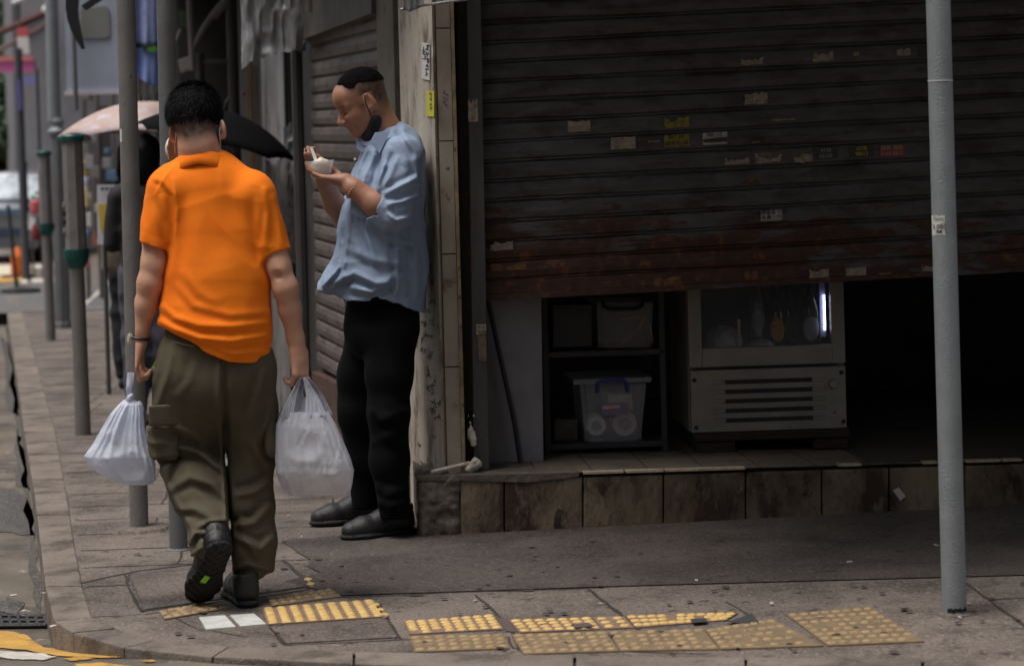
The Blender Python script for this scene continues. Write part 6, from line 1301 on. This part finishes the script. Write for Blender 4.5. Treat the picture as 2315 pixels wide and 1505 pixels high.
for pts, am, wd in (([(826, 340), (800, 430), (788, 520), (772, 640)], .006, 6), ([(905, 290), (938, 345), (946, 400)], .006, 8), ([(880, 330), (860, 400), (846, 450)], .010, 9), ([(850, 340), (822, 400), (812, 450)], .007, 8), ([(945, 400), (905, 420), (868, 440)], .010, 8), ([(950, 440), (910, 455), (872, 462)], .010, 8), ([(930, 490), (895, 498), (874, 480)], .008, 7), ([(900, 350), (880, 400), (866, 430)], .008, 8),
        ([(830, 500), (880, 540), (955, 560)], .008, 11), ([(780, 560), (850, 590), (940, 600)], .006, 12), ([(752, 640), (800, 618), (850, 640), (880, 632)], .010, 9), ([(790, 650), (840, 660), (880, 640), (890, 610)], .010, 9), ([(893, 520), (900, 600), (896, 670)], .008, 9), ([(930, 500), (940, 600), (945, 680)], .006, 10), ([(832, 460), (826, 520), (850, 600)], .006, 9), ([(728, 650), (750, 625), (770, 600)], .006, 6)): T_.d(crease(pts, am*1.5, wd*.9))
T_.d(lambda P: .003*vn(P, (8, 8, 6), 24)+.0045*ridge(P+vn(P, (4, 4, 4), 22)[..., None]*.08, (12, 12, 11), 26)+.002*ridge(P, (24, 24, 20), 27)+.001*vn(P, 35, 3))
T_.i(lambda P: np.interp(P[..., 0], hX2, hZ2)-P[..., 2], .006); T_.c(cone(e(862, 290, .01), e(884, 330, .02), .064, .064), .006); T_.c(cone(eb-fw*.05, eb+fw*.1, .048, .050), .003)
lo, hi = e(690, 280, -.40), e(1000, 725, .36); sh2 = mk(T_, np.minimum(lo, hi), np.maximum(lo, hi), .0043, 'shirt', M_bs, m2)
C_ = S(); na, nb_ = e(884, 268, .01), e(872, 345, .01); axn = nrm(e(868, 345)-e(888, 262)); 
C_.u(cone(e(872, 300, .01), e(858, 340, .01), .073, .098), .01).c(cone(e(868, 270, .01), e(866, 350, .01), .066, .074), .004)
pn_ = nrm(V(-.50, 0, -.86)); C_.i(lambda P: ((e(893, 270, .0)-P)@pn_), .004); C_.i(lambda P: ((P-e(845, 322, -.05))@nrm(V(-.45, 0, -.90))+.0)-.028, .004)
lo, hi = e(790, 250, -.16), e(940, 370, .18); mk(C_, np.minimum(lo, hi), np.maximum(lo, hi), .0036, 'collar', M_bs, m2)
MB().prism([e(848, 300, -.125), e(882, 296, -.125), e(858, 348, -.140), e(836, 322, -.135)], (0, .006, 0), .002).out('collar_point', M_bs, m2); MB().prism([e(806, 318, -.05), e(832, 326, -.06), e(820, 346, -.07), e(806, 336, -.06)], (0, .008, 0), .003).out('collar_point', M_bs, m2)
pk = MB().prism([e(796, 424, -.168), e(842, 446, -.186), e(838, 500, -.196), e(790, 482, -.178)], (0, .012, 0), .003).out('chest_pocket', M_bs, sh2)
mb = MB()
for x, y, dd in ((803, 360, -.10), (790, 430, -.125), (777, 510, -.13), (768, 590, -.12)): mb.lathe(e(x, y, dd), [(.005, 0), (.005, .003)], 10, (-.5, -.8, 0))
mb.out('button', M_pwh, sh2)
MB().tube([e(778, 674, -.1), e(781, 690, -.11), e(777, 694, -.11)], .004, 6).out('waist_cord', M_bs, m2)
# trousers + shoes
M_bt = mat('black_denim', (.0042, .0042, .005), (.003, .003, .0036), 8, .95, spec=.15, bump=.3, bsc=200)
Tr = S(); Tr.chain([e(866, 670, .02), e(862, 740, .02)], [.132, .142], .03, YA, .85)
Tr.chain([e(888, 750, -.08), e(880, 850, -.10), e(878, 930, -.11), e(880, 1040, -.11), e(892, 1155, -.11)], [.092, .082, .074, .068, .056], .04)
Tr.chain([e(838, 750, .12), e(815, 850, .12), e(812, 930, .12), e(822, 1040, .13), e(826, 1140, .13)], [.095, .082, .078, .062, .052], .04)
for pts in ([(845, 930, -.17), (870, 945, -.19), (915, 930, -.16)], [(850, 1000, -.15), (880, 985, -.18), (918, 1005, -.15)], [(860, 1100, -.15), (885, 1115, -.17), (915, 1100, -.15)], [(862, 1135, -.15), (890, 1142, -.17), (922, 1130, -.14)]): fold(Tr, [e(*p) for p in pts], .010, .03)
Tr.d(lambda P: .004*vn(P, (8, 8, 6), 34)+.0015*ridge(P, (10, 10, 14), 36)); Tr.i(lambda P: .075-P[..., 2], .006)
lo, hi = e(735, 660, -.3), e(970, 1200, .32); mk(Tr, np.minimum(lo, hi), np.maximum(lo, hi), .005, 'trousers', M_bt, m2)
M_bsh = mat('work_shoe', srgb(38, 38, 41), srgb(26, 26, 29), 14, .5, bump=.3, bsc=160, dirt=[(srgb(92, 88, 84), 30, (.62, .72))])
for he, to in ((G(935, 1204), G(776, 1222)), (G(862, 1176), G(706, 1190))):
    he[2] = to[2] = zg(he[0]); so_, up_ = shoe(he, to, ZA, 1.12, .10); lo, hi = bbox(he, to, he+ZA*.15, m=.08); uo = mk(up_, lo, hi, .0045, 'shoe', M_bsh, m2); mk(so_, lo, hi, .004, 'sole', M_sole, uo)
# bracelet
wc = e(800, 428, -.21); ax_ = fw; x_ = nrm(np.cross(ax_, ZA)); y_ = np.cross(ax_, x_); mb = MB(); rg = random.Random(2)
for t_ in np.linspace(0, 6.28, 22)[:-1]: mb.lathe(wc+(x_*math.cos(t_)+y_*math.sin(t_))*.0355-ZA*.005+ax_*rg.uniform(-.004, .004), [(.002, 0), (.0058, .004), (.0058, .008), (.002, .012)], 8)
mb.out('bracelet', mat('beads', srgb(170, 130, 84), srgb(120, 84, 50), 200, .35), m2, True)
# cup, pudding, spoon
cc = e(725, 392, -.15); cup = empty('dessert_cup', cc, 'clear plastic cup of white dessert held by the man in the blue shirt', 'cup'); axc = nrm(V(-.06, 0, 1))
M_cup = clearm('cup_clear', srgb(226, 226, 232), .38, .12)
o = MB(); prof = [(.034, 0), (.036, .004), (.051, .060), (.055, .062), (.055, .064), (.050, .062), (.033, .005)]
o.lathe(cc-axc*.018, prof, 28, axc).out('cup', M_cup, cup, True)
pdn = S().u(ell(cc+V(-.006, -.002, .012), (.036, .036, .026))).u(ell(cc+V(.004, -.006, .036), (.034, .03, .016)), .02).u(ell(cc+V(.002, -.01, .048), (.014, .014, .010)), .01).d(lambda P: .003*vn(P, 70, 3)); mk(pdn, cc-.06, cc+.07, .0035, 'dessert', mat('pudding', srgb(230, 222, 204), srgb(214, 204, 184), 60, .4), cup)
sp = empty('spoon', e(712, 350, -.14), 'white plastic spoon standing in the dessert cup', 'spoon'); MB().prism([e(700, 334, -.13), e(706, 332, -.13), e(722, 372, -.15), e(714, 374, -.15)], (0, .004, 0), .001).out('stem', M_pwh, sp)
MB().lathe(e(720, 376, -.155)-V(0, 0, .01), [(.004, 0), (.011, .006), (.009, .014)], 12, nrm(V(-.4, 0, 1))).out('bowl', M_pwh, sp, True)
# ------------------------------------------------------------------ two women under the umbrellas
def figure(x0, d, ht, label, cols, bagpx=None, hairc=None, ux=0):
    g = J(x0, 600, d); b0 = V(g[0], g[1], 0); t = empty('person', b0, label, 'person'); k = ht/1.6
    def p(x, y, z): return b0+V(x, y, z)*k
    Bd = S().u(ell(p(0, .0, 1.50), (.075, .095, .105))).chain([p(0, 0, 1.42), p(0, 0, 1.30)], [.05, .06], .03).chain([p(-.13, 0, 1.28), p(.13, 0, 1.28)], [.05, .05], .03).chain([p(0, 0, 1.25), p(0, 0, .9)], [.11, .12], .04, YA, 1.4)
    Bd.chain([p(-.16, 0, 1.27), p(-.19, .02, 1.02), p(-.06, .14, 1.0)], [.042, .036, .026], .02).chain([p(.16, 0, 1.27), p(.19, .03, 1.03), p(ux, .12, 1.08)], [.042, .036, .026], .02)
    Bd.chain([p(-.07, 0, .9), p(-.075, .02, .5), p(-.075, -.02, .08)], [.08, .055, .035], .03).chain([p(.07, 0, .9), p(.075, .0, .5), p(.07, .06, .08)], [.08, .055, .035], .03)
    hand(Bd, p(ux, .12, 1.08), V(-.2, .2, .9), V(-1, 0, .2), 1, (1.2, 1.1, .6), .85); hand(Bd, p(-.06, .14, 1.0), V(.8, .4, 0), V(0, .3, 1), 1, (.8, .8, .6), .85)
    for s_ in (-1, 1): Bd.u(cone(p(s_*.072, -.03, .03), p(s_*.072, .14, .03), .035, .03), .01)
    lo, hi = p(-.35, -.25, -.02), p(.35, .4, 1.7); me = Bd.mesh(lo, hi, .011); 
    for n_ in ('stubble', 'lips', 'ink'): paint(me, n_, np.zeros(len(me.vertices)))
    obj('body', me, SK1, t)
    mk(S().u(ell(p(0, -.01, 1.52), (.088, .105, .11))).u(ell(p(0, -.05, 1.43), (.085, .06, .10)), .03).d(lambda P: .006*vn(P, 30, 3)), lo, hi, .011, 'hair', M_hair, t)
    mk(S().chain([p(-.14, 0, 1.29), p(.14, 0, 1.29)], [.06, .06], .03).chain([p(0, 0, 1.26), p(0, 0, .82)], [.135, .155], .04, YA, 1.3).chain([p(-.165, 0, 1.27), p(-.195, .02, 1.02)], [.055, .05], .02).chain([p(.165, 0, 1.27), p(.195, .03, 1.03)], [.055, .05], .02).d(lambda P: .008*ridge(P, 9, 3)).i(half(p(0, 0, .86), (0, 0, -1))), lo, hi, .011, 'top', cols[0], t)
    mk(S().chain([p(0, 0, .92), p(0, 0, .8)], [.14, .15], .04, YA, 1.25).chain([p(-.075, 0, .85), p(-.08, .02, .5), p(-.08, -.01, .10)], [.095, .075, .058], .03).chain([p(.075, 0, .85), p(.08, .0, .5), p(.075, .05, .10)], [.095, .075, .058], .03).d(lambda P: .008*ridge(P, 9, 5)), lo, hi, .011, 'trousers', cols[1], t)
    for s_ in (-1, 1): mk(S().chain([p(s_*.072, -.045, .032), p(s_*.072, .16, .03)], [.04, .036], .01), *bbox(p(s_*.072, -.045, .03), p(s_*.072, .16, .03), m=.08), .009, 'shoe', cols[2], t)
    return t, p
M_dk1 = mat('dark_top', srgb(42, 36, 40), srgb(32, 28, 32), 6, .85); M_gt = mat('grey_blue_trousers', srgb(84, 84, 96), srgb(70, 70, 82), 6, .85); M_bk2 = mat('black_cloth', srgb(26, 26, 30), rough=.85)
figure(335, 12.25, 1.56, 'woman with dark top and grey blue trousers under the black umbrella', (M_dk1, M_gt, P_(196, 176, 176)), ux=.30)
f2, pf_ = figure(302, 14.4, 1.56, 'woman in black carrying a beige shoulder bag under the patterned umbrella', (M_bk2, M_bk2, M_bk2), ux=.12)
d_ = 14.1; hb_ = empty('shoulder_bag', J(258, 615, d_), 'beige shoulder bag hanging at the hip of the woman in black', 'bag')
bb = S().u(rbox(J(256, 570, d_), (.070, .05, .125), .03)).d(lambda P: .008*vn(P, 14, 3)); c_ = J(256, 570, d_); mk(bb, c_-.2, c_+.2, .009, 'bag_body', mat('khaki', srgb(150, 138, 122), srgb(128, 116, 100), 9, .8), hb_); MB().tube([J(248, 530, d_), J(262, 460, d_), J(280, 400, d_+.1)], .012, 6).out('strap', M_blk, hb_, True)
